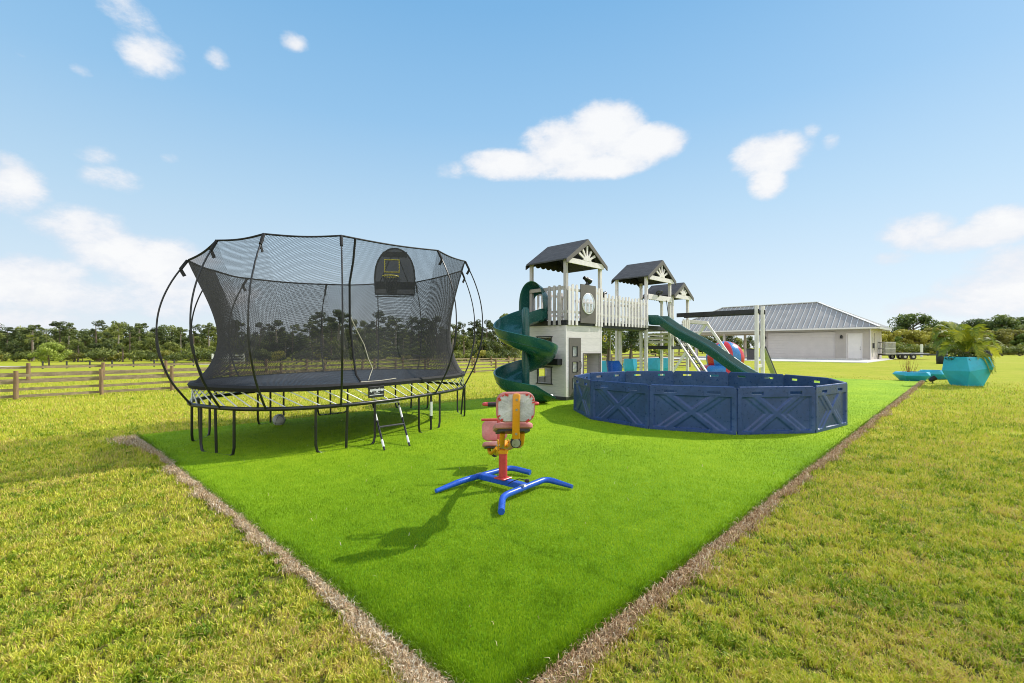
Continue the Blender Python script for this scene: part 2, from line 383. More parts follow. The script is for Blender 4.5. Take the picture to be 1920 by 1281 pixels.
# ------------------------------------------------------------------ world, sun, camera
SUN_AZ, SUN_EL = R(62), R(40)          # azimuth measured from +Y towards +X
w = bpy.data.worlds.new("World"); sc.world = w; w.use_nodes = True
def build_world():
    t = NT(w.node_tree); bg = w.node_tree.nodes['Background']
    sky = t.N('ShaderNodeTexSky', sky_type='NISHITA'); sky.sun_disc = False
    sky.sun_elevation = SUN_EL; sky.sun_rotation = SUN_AZ
    sky.air_density = 1.0; sky.dust_density = .6; sky.ozone_density = 1.6
    tc = t.N('ShaderNodeTexCoord').outputs['Generated']
    sx = t.N('ShaderNodeSeparateXYZ'); t.l.new(tc, sx.inputs[0])
    x, y, z = sx.outputs
    el = t.math('ARCSINE', z); az = t.math('ARCTAN2', x, y)
    STR = .12
    # daylight haze: pale band over the horizon, clear blue overhead
    haze = t.ramp(t.math('MULTIPLY', el, 1/1.5708), [(0, (.82,.905,.985)), (.08, (.69,.845,.975)), (.17, (.52,.75,.95)), (.28, (.33,.61,.91)), (.40, (.215,.50,.84)), (1, (.14,.38,.74))])
    hz = t.mix(1.0, haze, (1/STR, 1/STR, 1/STR), 'MULTIPLY')
    base = t.mix(.86, sky.outputs[0], hz)
    # clouds, each a cluster of lobes at a direction of the sky, broken up by noise
    nv = t.N('ShaderNodeMapping'); t.l.new(tc, nv.inputs[0]); nv.inputs['Scale'].default_value = (1,1,1.7)
    n1 = t.noise(nv.outputs[0], 11, 10, .66); n2 = t.noise(nv.outputs[0], 3.2, 5, .6)
    nz = t.math('ADD', t.math('MULTIPLY', t.math('SUBTRACT', n1, .5), 2.0), t.math('MULTIPLY', t.math('SUBTRACT', n2, .5), 1.0))
    lobes = [  # px, py, half width, half height, weight
        (1135,246,80,58,1.45),(1060,275,90,50,1.45),(1205,272,85,36,1.45),(960,308,100,28,1.2),(1120,312,115,26,1.3),
        (1445,290,75,40,1.15),(1440,335,36,38,.95),
        (280,102,70,38,.75),(255,50,45,34,.45),(550,78,30,18,.7),(408,110,26,18,.5),(225,14,45,26,.5),
        (20,350,75,52,.8),(200,335,62,24,.6),(180,292,40,18,.45),(320,295,18,10,.4),(8,300,40,20,.5),(850,315,40,16,.5),
        (150,435,95,44,.85),(215,475,105,42,.9),(300,505,120,56,1.0),(50,525,150,54,1.1),(150,560,170,40,.9),(340,560,140,44,.9),(60,600,200,26,.7),
        (1710,440,70,38,.9),(1800,450,95,26,.85),(1890,425,85,36,.95),(1670,483,42,16,.7),
        (1880,545,130,50,1.1),(1900,505,95,52,1.0),(1800,575,140,28,.75),(1520,247,16,14,.3),(1557,267,16,12,.3),
        (40,105,18,12,.35),(150,130,22,11,.3),
        (2100,430,180,70,.8),(-150,330,150,70,.8),(-200,520,200,70,.8),(-250,80,150,60,.5),
    ]
    dens = None; low = None
    for (px, py, hw, hh, wt) in lobes:
        v = Vector(((px-960)/880, 1, (652-py)/880)).normalized()
        a0 = math.atan2(v.x, v.y); e0 = math.asin(v.z); k = v.y
        wa = hw/880*k*k*1.05/(math.cos(e0)); we = hh/880*k*1.0
        da = t.math('MULTIPLY', t.math('SUBTRACT', az, a0), 1/wa); de = t.math('MULTIPLY', t.math('SUBTRACT', el, e0), 1/we)
        q = t.math('ADD', t.math('MULTIPLY', da, da), t.math('MULTIPLY', de, de))
        g = t.math('MULTIPLY', t.math('SUBTRACT', 1.25, q), wt)
        dens = g if dens is None else t.math('SMOOTH_MAX', dens, g, .25)
    d = t.math('ADD', dens, t.math('MULTIPLY', nz, 1.35))
    cov = t.mapr(d, .0, 1.1, 0, 1, 'SMOOTHSTEP')
    # unseen cloud added behind the viewer, as fill for the shaded faces
    n3 = t.noise(nv.outputs[0], 2.6, 6, .6)
    back = t.math('MULTIPLY', t.mapr(n3, .40, .58, 0, .95, 'SMOOTHSTEP'), t.mapr(y, .05, -.25, 0, 1))
    cov = t.math('MAXIMUM', t.math('MULTIPLY', cov, t.mapr(y, .02, .15, 0, 1)), back)
    cov = t.math('MULTIPLY', cov, .95)
    shade = t.mapr(t.math('ADD', d, t.math('MULTIPLY', t.math('SUBTRACT', n1, .5), 1.2)), .3, 1.5, 0, 1)
    cc = t.mix(shade, (.78,.82,.91), (.975,.978,.985))
    cc = t.mix(t.mapr(t.noise(nv.outputs[0], 6, 5, .6), .5, .68, 0, .55), cc, (.80,.83,.895))
    cc = t.mix(t.mapr(y, 0, -.35, 0, 1), cc, (1.75,1.68,1.58))       # added cloud made brighter than the visible ones to lift the shade
    cc = t.mix(1.0, cc, (1/STR,)*3, 'MULTIPLY')
    fin = t.mix(cov, base, cc)
    t.l.new(fin, bg.inputs[0]); bg.inputs[1].default_value = STR
build_world()
sd = bpy.data.lights.new('sun', 'SUN'); sd.energy = 5.0; sd.angle = R(.5); sd.color = (1, .94, .84)
so = bpy.data.objects.new('sun', sd); col.objects.link(so)
sdir = Vector((math.sin(SUN_AZ)*math.cos(SUN_EL), math.cos(SUN_AZ)*math.cos(SUN_EL), math.sin(SUN_EL)))
so.rotation_euler = sdir.to_track_quat('Z', 'Y').to_euler(); so.location = sdir*30
cd = bpy.data.cameras.new('camera'); cam = bpy.data.objects.new('camera', cd); col.objects.link(cam)
cam.location = (0, 0, CAM_H); cam.rotation_euler = (R(90), 0, 0)
cd.sensor_width = 36; cd.lens = 880/1920*36; cd.shift_y = (652-640.5)/1920; cd.clip_end = 3000; cd.clip_start = .05
sc.camera = cam
sc.view_settings.view_transform = 'Standard'; sc.view_settings.look = 'None'; sc.view_settings.exposure = 0
sc.cycles.use_denoising = True; sc.cycles.filter_width = 1.0; sc.cycles.adaptive_threshold = .005
sc.cycles.max_bounces = 8; sc.cycles.transparent_max_bounces = 24; sc.cycles.sample_clamp_indirect = 6

# ------------------------------------------------------------------ ground, turf, mulch
def axis(lo, hi, fine):
    v = [0.0]; st = fine
    while v[-1] < hi: v.append(v[-1] + st); st = min(st*1.13, 60)
    n = [0.0]; st = fine
    while n[-1] > lo: n.append(n[-1] - st); st = min(st*1.13, 60)
    return sorted(set(n + v))
g = MB(); xs = axis(-900, 900, 1.2); ys = axis(-40, 1400, 1.2)
g.grid([[Vector((x, y, terrain(x, y))) for x in xs] for y in ys])
tag(g.build('lawn', M['lawn'], smooth=True, recalc=False), kind='structure')

C0 = Vector((-.085, 1.835)); LC = Vector((-6.06, 7.60)); RC = Vector((16.9, 19.9))
eL = (LC - C0).normalized(); eR = Vector((-eL.y, eL.x)); eR = Vector((abs(eL.y), abs(eL.x)))
LEN_L = (LC - C0).length; LEN_R = (RC - C0).length
def TP(a, b, z): p = C0 + eL*a + eR*b; return Vector((p.x, p.y, z))        # a along the left edge, b along the right edge
TZ = .035
def rounded(a0, a1, b0, b1, r, z, n=6):
    P = []
    for (ca, cb, s0) in ((a0+r, b0+r, 180), (a1-r, b0+r, 270), (a1-r, b1-r, 0), (a0+r, b1-r, 90)):
        for i in range(n+1):
            t_ = R(s0 + 90*i/n); P.append(TP(ca + r*math.cos(t_), cb + r*math.sin(t_), z))
    return P
tb = MB(); P1 = rounded(0, LEN_L, 0, LEN_R, .07, .0); P2 = rounded(.015, LEN_L-.015, .015, LEN_R-.015, .07, TZ)
n = len(P1); tb.add(P1 + P2, [tuple(range(n, 2*n))] + [(i, (i+1)%n, (i+1)%n+n, i+n) for i in range(n)])
tag(tb.build('artificial_turf', M['turf']), kind='structure')

def strip_w(q, left):
    return max(.015, (.062 if left else .085) + .03*math.exp(-q/.9) + (.2*smooth01(6.9, 8.1, q) if left else 0) + .06*mnoise.noise((q*.9, 3 if left else 9, 0)) + .06*mnoise.noise((q*3.1, 1, 5)) + .03*mnoise.noise((q*9, 4, 5)))

def strip(name, edge):
    mb = MB(); rows = []
    L = LEN_L if edge == 'L' else LEN_R
    k = int(L/.07)
    for i in range(k+1):
        q = i/k*L
        wv = strip_w(q, edge == 'L')
        row = []
        for j in range(5):
            o = .03 - (wv + .03)*j/4
            z = .006 + .008*math.sin(math.pi*j/4)*(1 + .6*mnoise.noise((q*5, j, 2)))
            if edge == 'L': row.append(TP(q, o, z))
            else: row.append(TP(o, q, z))
        rows.append(row)
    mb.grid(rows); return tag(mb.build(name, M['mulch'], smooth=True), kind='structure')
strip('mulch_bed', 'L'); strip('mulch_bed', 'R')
def blades(name, pos, length, width, lean, tone, mat, flat=False, yaw=None):
    """many bent blades as one mesh: five vertices each"""
    N = len(pos)
    yaw = rng.uniform(0, 2*np.pi, N) if yaw is None else yaw
    dx, dy = np.cos(yaw), np.sin(yaw)          # lean direction
    face = rng.uniform(0, 2*np.pi, N); wx, wy = np.cos(face)*width/2, np.sin(face)*width/2
    h1 = length*.55; h2 = length
    l1 = lean*.3; l2 = lean
    V = np.zeros((N, 5, 3))
    V[:,0] = np.c_[pos[:,0]-wx, pos[:,1]-wy, pos[:,2]-.004]; V[:,1] = np.c_[pos[:,0]+wx, pos[:,1]+wy, pos[:,2]-.004]
    z1 = h1*np.cos(l1); z2 = z1 + (h2-h1)*np.cos(l2)
    o1 = h1*np.sin(l1); o2 = o1 + (h2-h1)*np.sin(l2)
    if flat: z1 = z1*1.0
    V[:,2] = np.c_[pos[:,0]+dx*o1+wx*.8, pos[:,1]+dy*o1+wy*.8, pos[:,2]+z1]; V[:,3] = np.c_[pos[:,0]+dx*o1-wx*.8, pos[:,1]+dy*o1-wy*.8, pos[:,2]+z1]
    V[:,4] = np.c_[pos[:,0]+dx*o2, pos[:,1]+dy*o2, pos[:,2]+z2]
    me = bpy.data.meshes.new(name)
    me.vertices.add(N*5); me.vertices.foreach_set('co', V.reshape(-1))
    base = np.arange(N)[:,None]*5
    loops = np.hstack([base + np.array([0,1,2,3]), base + np.array([3,2,4])]).reshape(-1)
    me.loops.add(N*7); me.loops.foreach_set('vertex_index', loops.astype(np.int32))
    me.polygons.add(N*2)
    st = np.empty(N*2, np.int32); st[0::2] = np.arange(N)*7; st[1::2] = np.arange(N)*7+4
    me.polygons.foreach_set('loop_start', st)
    me.update(calc_edges=True)
    a = me.attributes.new('tone', 'FLOAT', 'POINT'); a.data.foreach_set('value', np.repeat(tone, 5).astype(np.float32))
    me.materials.append(mat)
    o = bpy.data.objects.new(name, me); col.objects.link(o); return tag(o, kind='stuff')

def vnoise(x, y, s, seed=0):
    """cheap smooth value noise on arrays"""
    x = x*s + seed*17.3; y = y*s + seed*9.1
    xi = np.floor(x).astype(np.int64); yi = np.floor(y).astype(np.int64); fx = x-xi; fy = y-yi
    fx = fx*fx*(3-2*fx); fy = fy*fy*(3-2*fy)
    def hh(a, b):
        q = np.sin(a*127.1 + b*311.7 + seed*74.7)*43758.5453; return q - np.floor(q)
    return (hh(xi,yi)*(1-fx)+hh(xi+1,yi)*fx)*(1-fy) + (hh(xi,yi+1)*(1-fx)+hh(xi+1,yi+1)*fx)*fy
def scatter(N, y0, y1, pw):
    """ground points in a fan ahead of the viewpoint, thinning out with distance"""
    u = rng.uniform(0, 1, N)
    if pw == 1: Y = y0*(y1/y0)**u
    else: Y = (y0**(1-pw) + u*(y1**(1-pw)-y0**(1-pw)))**(1/(1-pw))
    X = rng.uniform(-1.25, 1.25, N)*(Y+.4)
    return X, Y
def ab(X, Y):
    dx = X-C0.x; dy = Y-C0.y
    return dx*eL.x+dy*eL.y, dx*eR.x+dy*eR.y

# lawn blades
X, Y = scatter(1620000, 1.3, 28, 1.4)
A, B = ab(X, Y)
outside = ~((A > -.02) & (A < LEN_L+.02) & (B > -.02) & (B < LEN_R+.02))
wl = np.array([strip_w(q, True) for q in np.linspace(0, LEN_L, 400)]); wr = np.array([strip_w(q, False) for q in np.linspace(0, LEN_R, 1200)])
inL = (A > -.3) & (A < LEN_L+.1) & (B < 0) & (B > -np.interp(A, np.linspace(0, LEN_L, 400), wl)*rng.uniform(.3, 1.1, len(A)))
inR = (B > -.3) & (B < LEN_R+.1) & (A < 0) & (A > -np.interp(B, np.linspace(0, LEN_R, 1200), wr)*rng.uniform(.3, 1.1, len(A)))
pn = vnoise(X, Y, 6, 3)*.2 + vnoise(X, Y, 15, 4)*.4 + vnoise(X, Y, 31, 12)*.4
fade = 1 - np.clip((Y-9)/18, 0, 1)**.8
keep = outside & (rng.uniform(0, 1, len(X)) < fade) & ~inL & ~inR & (rng.uniform(0, 1, len(X)) < np.clip((pn-.28)*3.2, .04, 1)*np.clip((vnoise(X, Y, 1.4, 11)-.05)*5, .5, 1))
X, Y, pn = X[keep], Y[keep], pn[keep]; N = len(X)
tone = .43 + .14*(vnoise(X, Y, .45, 1)-.5) + .18*(vnoise(X, Y, 1.9, 2)-.5) + .26*(vnoise(X, Y, 5, 5)-.5) + .42*(vnoise(X, Y, 23, 6)-.5) + rng.normal(0, .17, N)
tone = np.where(rng.uniform(0, 1, N) < .08 + .3*np.clip((vnoise(X, Y, 2.1, 14)-.58)*4, 0, 1), rng.uniform(.72, 1, N), tone)
sc_ = (.75 + np.minimum(Y, 15)*.07)
weed = (vnoise(X, Y, 5.5, 9) > .74) & (rng.uniform(0, 1, N) < .4) & (Y < 9)
tone = np.where(weed, rng.uniform(.0, .3, N), tone)
ln = rng.uniform(.02, .055, N)*sc_*(.25+1.4*pn)
blades('lawn_grass', np.c_[X, Y, np.zeros(N)], ln, rng.uniform(.004, .009, N)*sc_*np.where(weed, 1.9, 1), rng.uniform(.5, 1.6, N), np.clip(tone, 0, 1), M['lawn_blade'])
# turf pile
X, Y = scatter(1420000, 1.5, 26, 1.4)
A, B = ab(X, Y)
k = (rng.uniform(0, 1, len(X)) < 1 - np.clip((Y-7)/18, 0, 1)**.8) & (A > .01) & (A < LEN_L-.01) & (B > .01) & (B < LEN_R-.01)
X, Y, A, B = X[k], Y[k], A[k], B[k]; N = len(X)
tone = .5 + .25*(vnoise(X, Y, .8, 7)-.5) + .25*(vnoise(X, Y, 9, 8)-.5) + rng.normal(0, .12, N)
s_ = .85 + np.minimum(Y, 12)*.05
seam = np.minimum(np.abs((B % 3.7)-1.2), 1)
tone = tone - .16*np.clip(1-seam/.03, 0, 1) - .10*np.clip(1-np.abs((B % 3.7)-1.32)/.16, 0, 1)  # faint crease shadow along each seam, darkened into the blade tone
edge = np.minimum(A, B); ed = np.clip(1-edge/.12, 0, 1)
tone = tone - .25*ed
yaw = rng.normal(2.2, .9, N); out_ang = np.where(A < B, math.atan2(-eL.y, -eL.x), math.atan2(-eR.y, -eR.x))
yaw = np.where(rng.uniform(0, 1, N) < ed*1.3, out_ang + rng.normal(0, .5, N), yaw)
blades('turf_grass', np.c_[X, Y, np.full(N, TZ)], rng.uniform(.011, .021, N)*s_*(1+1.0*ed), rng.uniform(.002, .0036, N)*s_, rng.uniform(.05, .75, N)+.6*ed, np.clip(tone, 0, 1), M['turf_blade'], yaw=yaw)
# fringe hanging over both near edges
nf = 26000
q = np.r_[LEN_L*rng.uniform(0, 1, nf)**1.6, LEN_R*.7*rng.uniform(0, 1, nf)**1.9]; isL = np.arange(2*nf) < nf
off = rng.uniform(-.01, .02, 2*nf)
PX = np.where(isL, C0.x+eL.x*q+eR.x*off, C0.x+eR.x*q+eL.x*off); PY = np.where(isL, C0.y+eL.y*q+eR.y*off, C0.y+eR.y*q+eL.y*off)
yw = np.where(isL, math.atan2(-eR.y, -eR.x), math.atan2(-eL.y, -eL.x)) + rng.normal(0, .5, 2*nf)
s_ = .85+PY*.05
blades('turf_grass', np.c_[PX, PY, rng.uniform(.004, TZ, 2*nf)], rng.uniform(.02, .042, 2*nf)*s_, rng.uniform(.0022, .0042, 2*nf)*s_, rng.uniform(.6, 1.5, 2*nf), np.clip(rng.normal(.28, .15, 2*nf), 0, 1), M['turf_blade'], yaw=yw)
# straw and mulch chips
ns = 30000
q = np.r_[LEN_L*rng.uniform(0, 1, ns)**1.5, LEN_R*rng.uniform(0, 1, ns)**1.9]; isL = np.arange(2*ns) < ns
ww = np.where(isL, np.interp(q, np.linspace(0, LEN_L, 400), wl), np.interp(q, np.linspace(0, LEN_R, 1200), wr))
off = -ww*(rng.uniform(-.06, 1, 2*ns) + np.abs(rng.normal(0, .35, 2*ns)))
PX = np.where(isL, C0.x+eL.x*q+eR.x*off, C0.x+eR.x*q+eL.x*off); PY = np.where(isL, C0.y+eL.y*q+eR.y*off, C0.y+eR.y*q+eL.y*off)
s_ = .7+PY*.06
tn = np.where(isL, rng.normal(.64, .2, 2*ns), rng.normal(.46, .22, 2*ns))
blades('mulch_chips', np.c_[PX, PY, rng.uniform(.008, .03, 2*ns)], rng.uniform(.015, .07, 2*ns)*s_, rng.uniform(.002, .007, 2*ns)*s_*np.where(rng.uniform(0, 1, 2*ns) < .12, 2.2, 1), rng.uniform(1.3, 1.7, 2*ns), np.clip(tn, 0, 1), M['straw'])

# a few dry clippings blown onto the turf
nc = 130
A_ = rng.uniform(.1, LEN_L-.3, nc); B_ = .2 + 9*rng.uniform(0, 1, nc)**1.5
blades('grass_clippings', np.c_[C0.x+eL.x*A_+eR.x*B_, C0.y+eL.y*A_+eR.y*B_, np.full(nc, TZ+.022)], rng.uniform(.015, .05, nc), rng.uniform(.002, .005, nc), rng.uniform(1.4, 1.6, nc), rng.uniform(.5, 1, nc), M['straw'])

# ------------------------------------------------------------------ trampoline
TA, TB_, TN, TTH = 2.509, 1.60, 2.68, 1.126
TC = Vector((-2.932, 8.563))
tramp = thing('trampoline', 'large black springless trampoline with tall curved net enclosure, over the green turf', 'trampoline', (TC.x, TC.y, 0), TTH)
def sel(phi, k=1.0):                      # superellipse outline in the trampoline's own frame
    c, s = math.cos(phi), math.sin(phi)
    return Vector((k*TA*math.copysign(abs(c)**(2/TN), c), k*TB_*math.copysign(abs(s)**(2/TN), s), 0))
FINE = [sel(2*math.pi*i/1440) for i in range(1440)]
cum = [0]
for i in range(1440): cum.append(cum[-1] + (FINE[(i+1) % 1440] - FINE[i]).length)
PER = cum[-1]
def arc(s, k=1.0):
    s %= PER; i = int(np.searchsorted(cum, s, 'right')) - 1; i = min(i, 1439)
    f = (s - cum[i])/max(1e-9, cum[i+1]-cum[i])
    return (FINE[i].lerp(FINE[(i+1) % 1440], f))*k
ROT = Matrix.Rotation(TTH, 3, 'Z')
def tw(p): q = ROT @ Vector(p); return Vector((q.x+TC.x, q.y+TC.y, p[2]))
def arc_px(px, branch):                   # perimeter length whose point shows in column px, on the near or far side
    best = None
    for i in range(0, 1440):
        p = tw(FINE[i]); d = abs(p.x/p.y*880 + 960 - px)
        far = (p.xy - TC).dot(Vector((-.36, .93))) > 0
        if (branch == 'far') != far: continue
        if best is None or d < best[0]: best = (d, cum[i])
    return best[1]
FZ, MZ = .65, .93
ring = [arc(PER*i/96) + Vector((0,0,FZ)) for i in range(96)]
MB().tube(ring, .028, 10, closed=True).build('frame', M['black_metal'], tramp, smooth=True)
mrow = [arc(PER*i/96, .967) for i in range(96)]
mt = MB(); mt.add([p + Vector((0,0,MZ+.012)) for p in mrow], [tuple(range(96))])
mt.build('jumping_mat', M['jump_mat'], tramp)
eb = MB(); prof = [(.955,.014),(1.0,.022),(1.01,-.01),(1.0,-.06),(.965,-.055)]
eb.grid([[p/.967*k + Vector((0,0,MZ+z)) for p in mrow] for k, z in prof], wrap=True)
eb.build('mat_edge', M['black_cloth'], tramp, smooth=True)
for i in range(64):
    s0 = PER*i/64
    MB().tube([arc(s0, .99)+Vector((0,0,MZ-.03)), arc(s0+.44, .995)+Vector((0,0,FZ+.02))], .009, 6).build('spring_rod', M['rod'], tramp, smooth=True)
# W shaped legs: two bent outer tubes joined by a foot bar, a straight tube between them
def uleg(pa, pm_, pb):
    a = Vector((*pa, 0)); b2 = Vector((*pb, 0)); m_ = Vector((*pm_, 0)); d = (b2-a).normalized(); z0 = TZ-.016
    pts = [a+Vector((0,0,FZ-.02)), a+Vector((0,0,z0+.12)), a+d*.02+Vector((0,0,z0+.04)), a+d*.06+Vector((0,0,z0+.008)), a+d*.12+Vector((0,0,z0)),
           b2-d*.12+Vector((0,0,z0)), b2-d*.06+Vector((0,0,z0+.008)), b2-d*.02+Vector((0,0,z0+.04)), b2+Vector((0,0,z0+.12)), b2+Vector((0,0,FZ-.02))]
    f = max(.2, min(.8, (m_-a).dot(d)/(b2-a).length)); foot = a.lerp(b2, f)
    lg = MB().tube(pts, .0185, 8); lg.tube([foot+Vector((0,0,z0)), m_+Vector((0,0,FZ-.02))], .0185, 8)
    lg.build('leg', M['black_metal'], tramp, smooth=True)
IR = ROT.inverted()
def tl(p): q = IR @ Vector((p[0]-TC.x, p[1]-TC.y, 0)); return (q.x, q.y)
feet_px = [((366,822),(371,827),(378,831)), ((408,845),(428,850),(452,856)), ((598,850),(652,844),(700,834)), ((793,817),(823,811),(849,806)), ((863,785),(856,781),(844,777)),
           ((781,774),(758,772),(736,770)), ((652,773),(619,778),(587,779)), ((508,790),(470,795),(432,800))]
def snap(p):                              # bring a foot under the frame tube
    q = Vector((*tl(gnd(*p)), 0)); a = min(range(1440), key=lambda i: abs(math.atan2(FINE[i].y, FINE[i].x)-math.atan2(q.y, q.x)))
    return (FINE[a].x, FINE[a].y)
for pa, pq, pb in feet_px: uleg(snap(pa), snap(pq), snap(pb))
wl_ = snap((823,811)); MB().tube([(wl_[0], wl_[1], .28), (wl_[0], wl_[1], .52)], .0245, 8).build('leg_sticker', M['white_plastic'], tramp, smooth=True)
# poles: perimeter position and height of the tip
poles = []
for px, br, tip in ((361,'near',(343,487)),(414,'near',(379,450)),(500,'near',(486,438)),(639,'near',(636,441)),(815,'near',(817,468)),(869,'near',(864,488)),
                    (861,'far',(854,506)),(777,'far',(775,527)),(707,'far',(705,530)),(614,'far',(617,531)),(470,'far',(474,520)),(376,'far',(388,506))):
    s0 = arc_px(px, br); b = arc(s0); wy = tw(b).y
    zt = CAM_H + (652-tip[1])/880*wy
    poles.append((s0, b, zt))
poles.sort(key=lambda q: q[0])
tips = []
for s0, b, zt in poles:
    out = (b/ Vector((TA, TB_, 1)).x).normalized(); out = Vector((b.x, b.y*1.3, 0)).normalized()
    K = [(0,.0),(.08,.12),(.2,.27),(.38,.39),(.55,.41),(.7,.36),(.85,.24),(1,.06)]
    ctrl = [b + out*o + Vector((0,0,FZ-.02+(zt-FZ)*f)) for f, o in K]
    pts = []
    for i in range(len(ctrl)-1):                       # Catmull-Rom
        p0 = ctrl[max(i-1,0)]; p1 = ctrl[i]; p2 = ctrl[i+1]; p3 = ctrl[min(i+2, len(ctrl)-1)]
        for j in range(4):
            u = j/4; pts.append(.5*((2*p1)+(p2-p0)*u+(2*p0-5*p1+4*p2-p3)*u*u+(3*p1-p0-3*p2+p3)*u**3))
    pts.append(ctrl[-1])
    po = MB().tube(pts, [.0145]*12 + [.011]*(len(pts)-12), 8).build('net_pole', M['black_metal'], tramp, smooth=True)
    MB().tube(pts[11:15], .0185, 8).build('pole_joint', M['rubber'], po, smooth=True)
    slv = MB(); slv.tube(pts[-3:], .021, 8); e = pts[-3]; slv.bar(e, e - out*.05 - Vector((0,0,.09)), .045, .008, up=(out.y, -out.x, 0))
    slv.build('pole_sleeve', M['black_cloth'], po, smooth=False)
    tips.append((s0, ctrl[-1]))
NP = len(tips)
def topedge(s):
    s %= PER
    for i in range(NP):
        a, pa = tips[i]; b_, pb = tips[(i+1) % NP]
        if i == NP-1: b_ += PER
        ss = s if s >= a or i < NP-1 else s + PER
        if i == NP-1 and s < tips[0][0]: ss = s + PER
        if a <= ss <= b_:
            f = (ss-a)/(b_-a); p = pa.lerp(pb, f); sag = math.sin(math.pi*f)
            return p*Vector((1,1,1)).x - Vector((p.x, p.y, 0))*.006*sag - Vector((0,0,.022*sag))
    return tips[0][1]
def netp(s, v):
    lo = arc(s, .99) + Vector((0,0,MZ)); hi = topedge(s)
    p = lo.lerp(hi, v); k = 1 - .13*(math.sin(math.pi*v**.72))**1.1
    return Vector((p.x*k, p.y*k, p.z))
# the net: real diamond mesh, one thread per edge
NU, NV = 860, 138
verts = np.array([[netp(PER*(i + .5*(j % 2))/NU, j/NV)[:] for i in range(NU)] for j in range(NV+1)])
e0, e1 = [], []
idx = lambda i, j: j*NU + i % NU
for j in range(NV):
    for i in range(NU):
        e0 += [idx(i, j)]*2
        e1 += [idx(i, j+1), idx(i-1, j+1)] if j % 2 == 0 else [idx(i, j+1), idx(i+1, j+1)]
VV = verts.reshape(-1, 3); a_ = VV[e0]; b_ = VV[e1]
d_ = b_ - a_; d_ /= np.linalg.norm(d_, axis=1)[:,None]
rad = np.c_[(a_+b_)[:,:2]/2, np.zeros(len(a_))]; rad /= np.linalg.norm(rad, axis=1)[:,None]
x_ = np.cross(d_, rad); x_ /= np.linalg.norm(x_, axis=1)[:,None]; y_ = np.cross(d_, x_)
r_ = .0020
ring_ = [x_*r_*math.cos(q) + y_*r_*math.sin(q) for q in (0, 2.0944, 4.18879)]
P_ = np.stack([a_+ring_[0], a_+ring_[1], a_+ring_[2], b_+ring_[0], b_+ring_[1], b_+ring_[2]], 1)
NE = len(a_); me = bpy.data.meshes.new('safety_net'); me.vertices.add(NE*6); me.vertices.foreach_set('co', P_.reshape(-1))
base = np.arange(NE)[:,None]*6; lp = np.hstack([base+np.array([0,1,4,3]), base+np.array([1,2,5,4]), base+np.array([2,0,3,5])]).reshape(-1)
me.loops.add(NE*12); me.loops.foreach_set('vertex_index', lp.astype(np.int32)); me.polygons.add(NE*3)
me.polygons.foreach_set('loop_start', (np.arange(NE*3)*4).astype(np.int32)); me.update(calc_edges=True); me.materials.append(M['net_thread'])
o = bpy.data.objects.new('safety_net', me); col.objects.link(o); o.parent = tramp
MB().tube([netp(PER*i/240, 1) for i in range(240)], .014, 6, closed=True).build('net_top_tape', M['black_cloth'], tramp, smooth=True)
def net_px(px, v, br='near'):
    best = None
    for i in range(400):
        s = PER*i/400; p = tw(netp(s, v)); far = (p.xy - TC).dot(Vector((-.36, .93))) > 0
        if (br == 'far') != far: continue
        d = abs(p.x/p.y*880 + 960 - px)
        if best is None or d < best[0]: best = (d, s)
    s = best[1]; p = netp(s, v); o_ = Vector((p.x, p.y, 0)).normalized(); return p + o_*.012
MB().tube([net_px(*q) for q in ((667,.995),(662,.85),(657,.7),(655,.55),(656,.43),(659,.3),(662,.17),(668,.06),(676,.015))], .016, 6).build('net_door_zip', M['black_cloth'], tramp, smooth=True)
MB().tube([net_px(*q) for q in ((657,.48),(670,.37),(682,.27),(690,.17),(697,.1),(694,.05),(692,.02))], .006, 6).build('net_door_cord', M['rope'], tramp, smooth=True)
# flap of loose netting lying over the edge, light piping
fl = [net_px(px, v) for px, v in ((676,.012),(700,.012),(722,.014),(742,.02))]
MB().tube([fl[0], fl[1], fl[2], fl[3], fl[3]*.965+Vector((0,0,.03)), fl[2]*.93, fl[1]*.92], .007, 6).build('flap_piping', M['rope'], tramp, smooth=True)
# maker's plate hanging on the front rods
pc = arc(arc_px(704, 'near'), 1.0); pd = (arc(arc_px(716, 'near')) - arc(arc_px(692, 'near'))).normalized(); pn_ = Vector((pd.y, -pd.x, 0))
ROTP = Matrix((pd, Vector((0,0,1)).cross(pd), Vector((0,0,1)))).transposed()
pcen = pc + pn_*.02 + Vector((0,0,.80))
pl = MB().box(pcen, (.29, .012, .165), ROTP).build('sign_plate', M['sign_black'], tramp, bevel=.004)
def text_mesh(body, size, loc, rotm, mat, parent, shear=0, bold=0, name='lettering'):
    cu = bpy.data.curves.new(name, 'FONT'); cu.body = body; cu.size = size; cu.align_x = 'CENTER'; cu.align_y = 'CENTER'; cu.extrude = .001; cu.shear = shear; cu.offset = bold
    tmp = bpy.data.objects.new(name, cu); col.objects.link(tmp)
    dg = bpy.context.evaluated_depsgraph_get(); me = bpy.data.meshes.new_from_object(tmp.evaluated_get(dg)); col.objects.unlink(tmp); bpy.data.objects.remove(tmp)
    me.name = name; me.transform(Matrix.Translation(loc) @ rotm.to_4x4()); me.materials.clear(); me.materials.append(mat)
    o = bpy.data.objects.new(name, me); col.objects.link(o); o.parent = parent; return o
RT = Matrix((pd, Vector((0,0,1)), pn_)).transposed()
sgn = 1 if (ROT @ pn_).y < 0 else -1
if sgn < 0: RT = Matrix((-pd, Vector((0,0,1)), -pn_)).transposed(); pn_ = -pn_
text_mesh('springfree', .062, pcen + pn_*.0075 + Vector((0,0,.03)), RT, M['lettering'], pl, shear=.25, bold=.0012)
text_mesh('TRAMPOLINE', .018, pcen + pn_*.0075 + Vector((0,0,-.018)), RT, M['lettering'], pl)
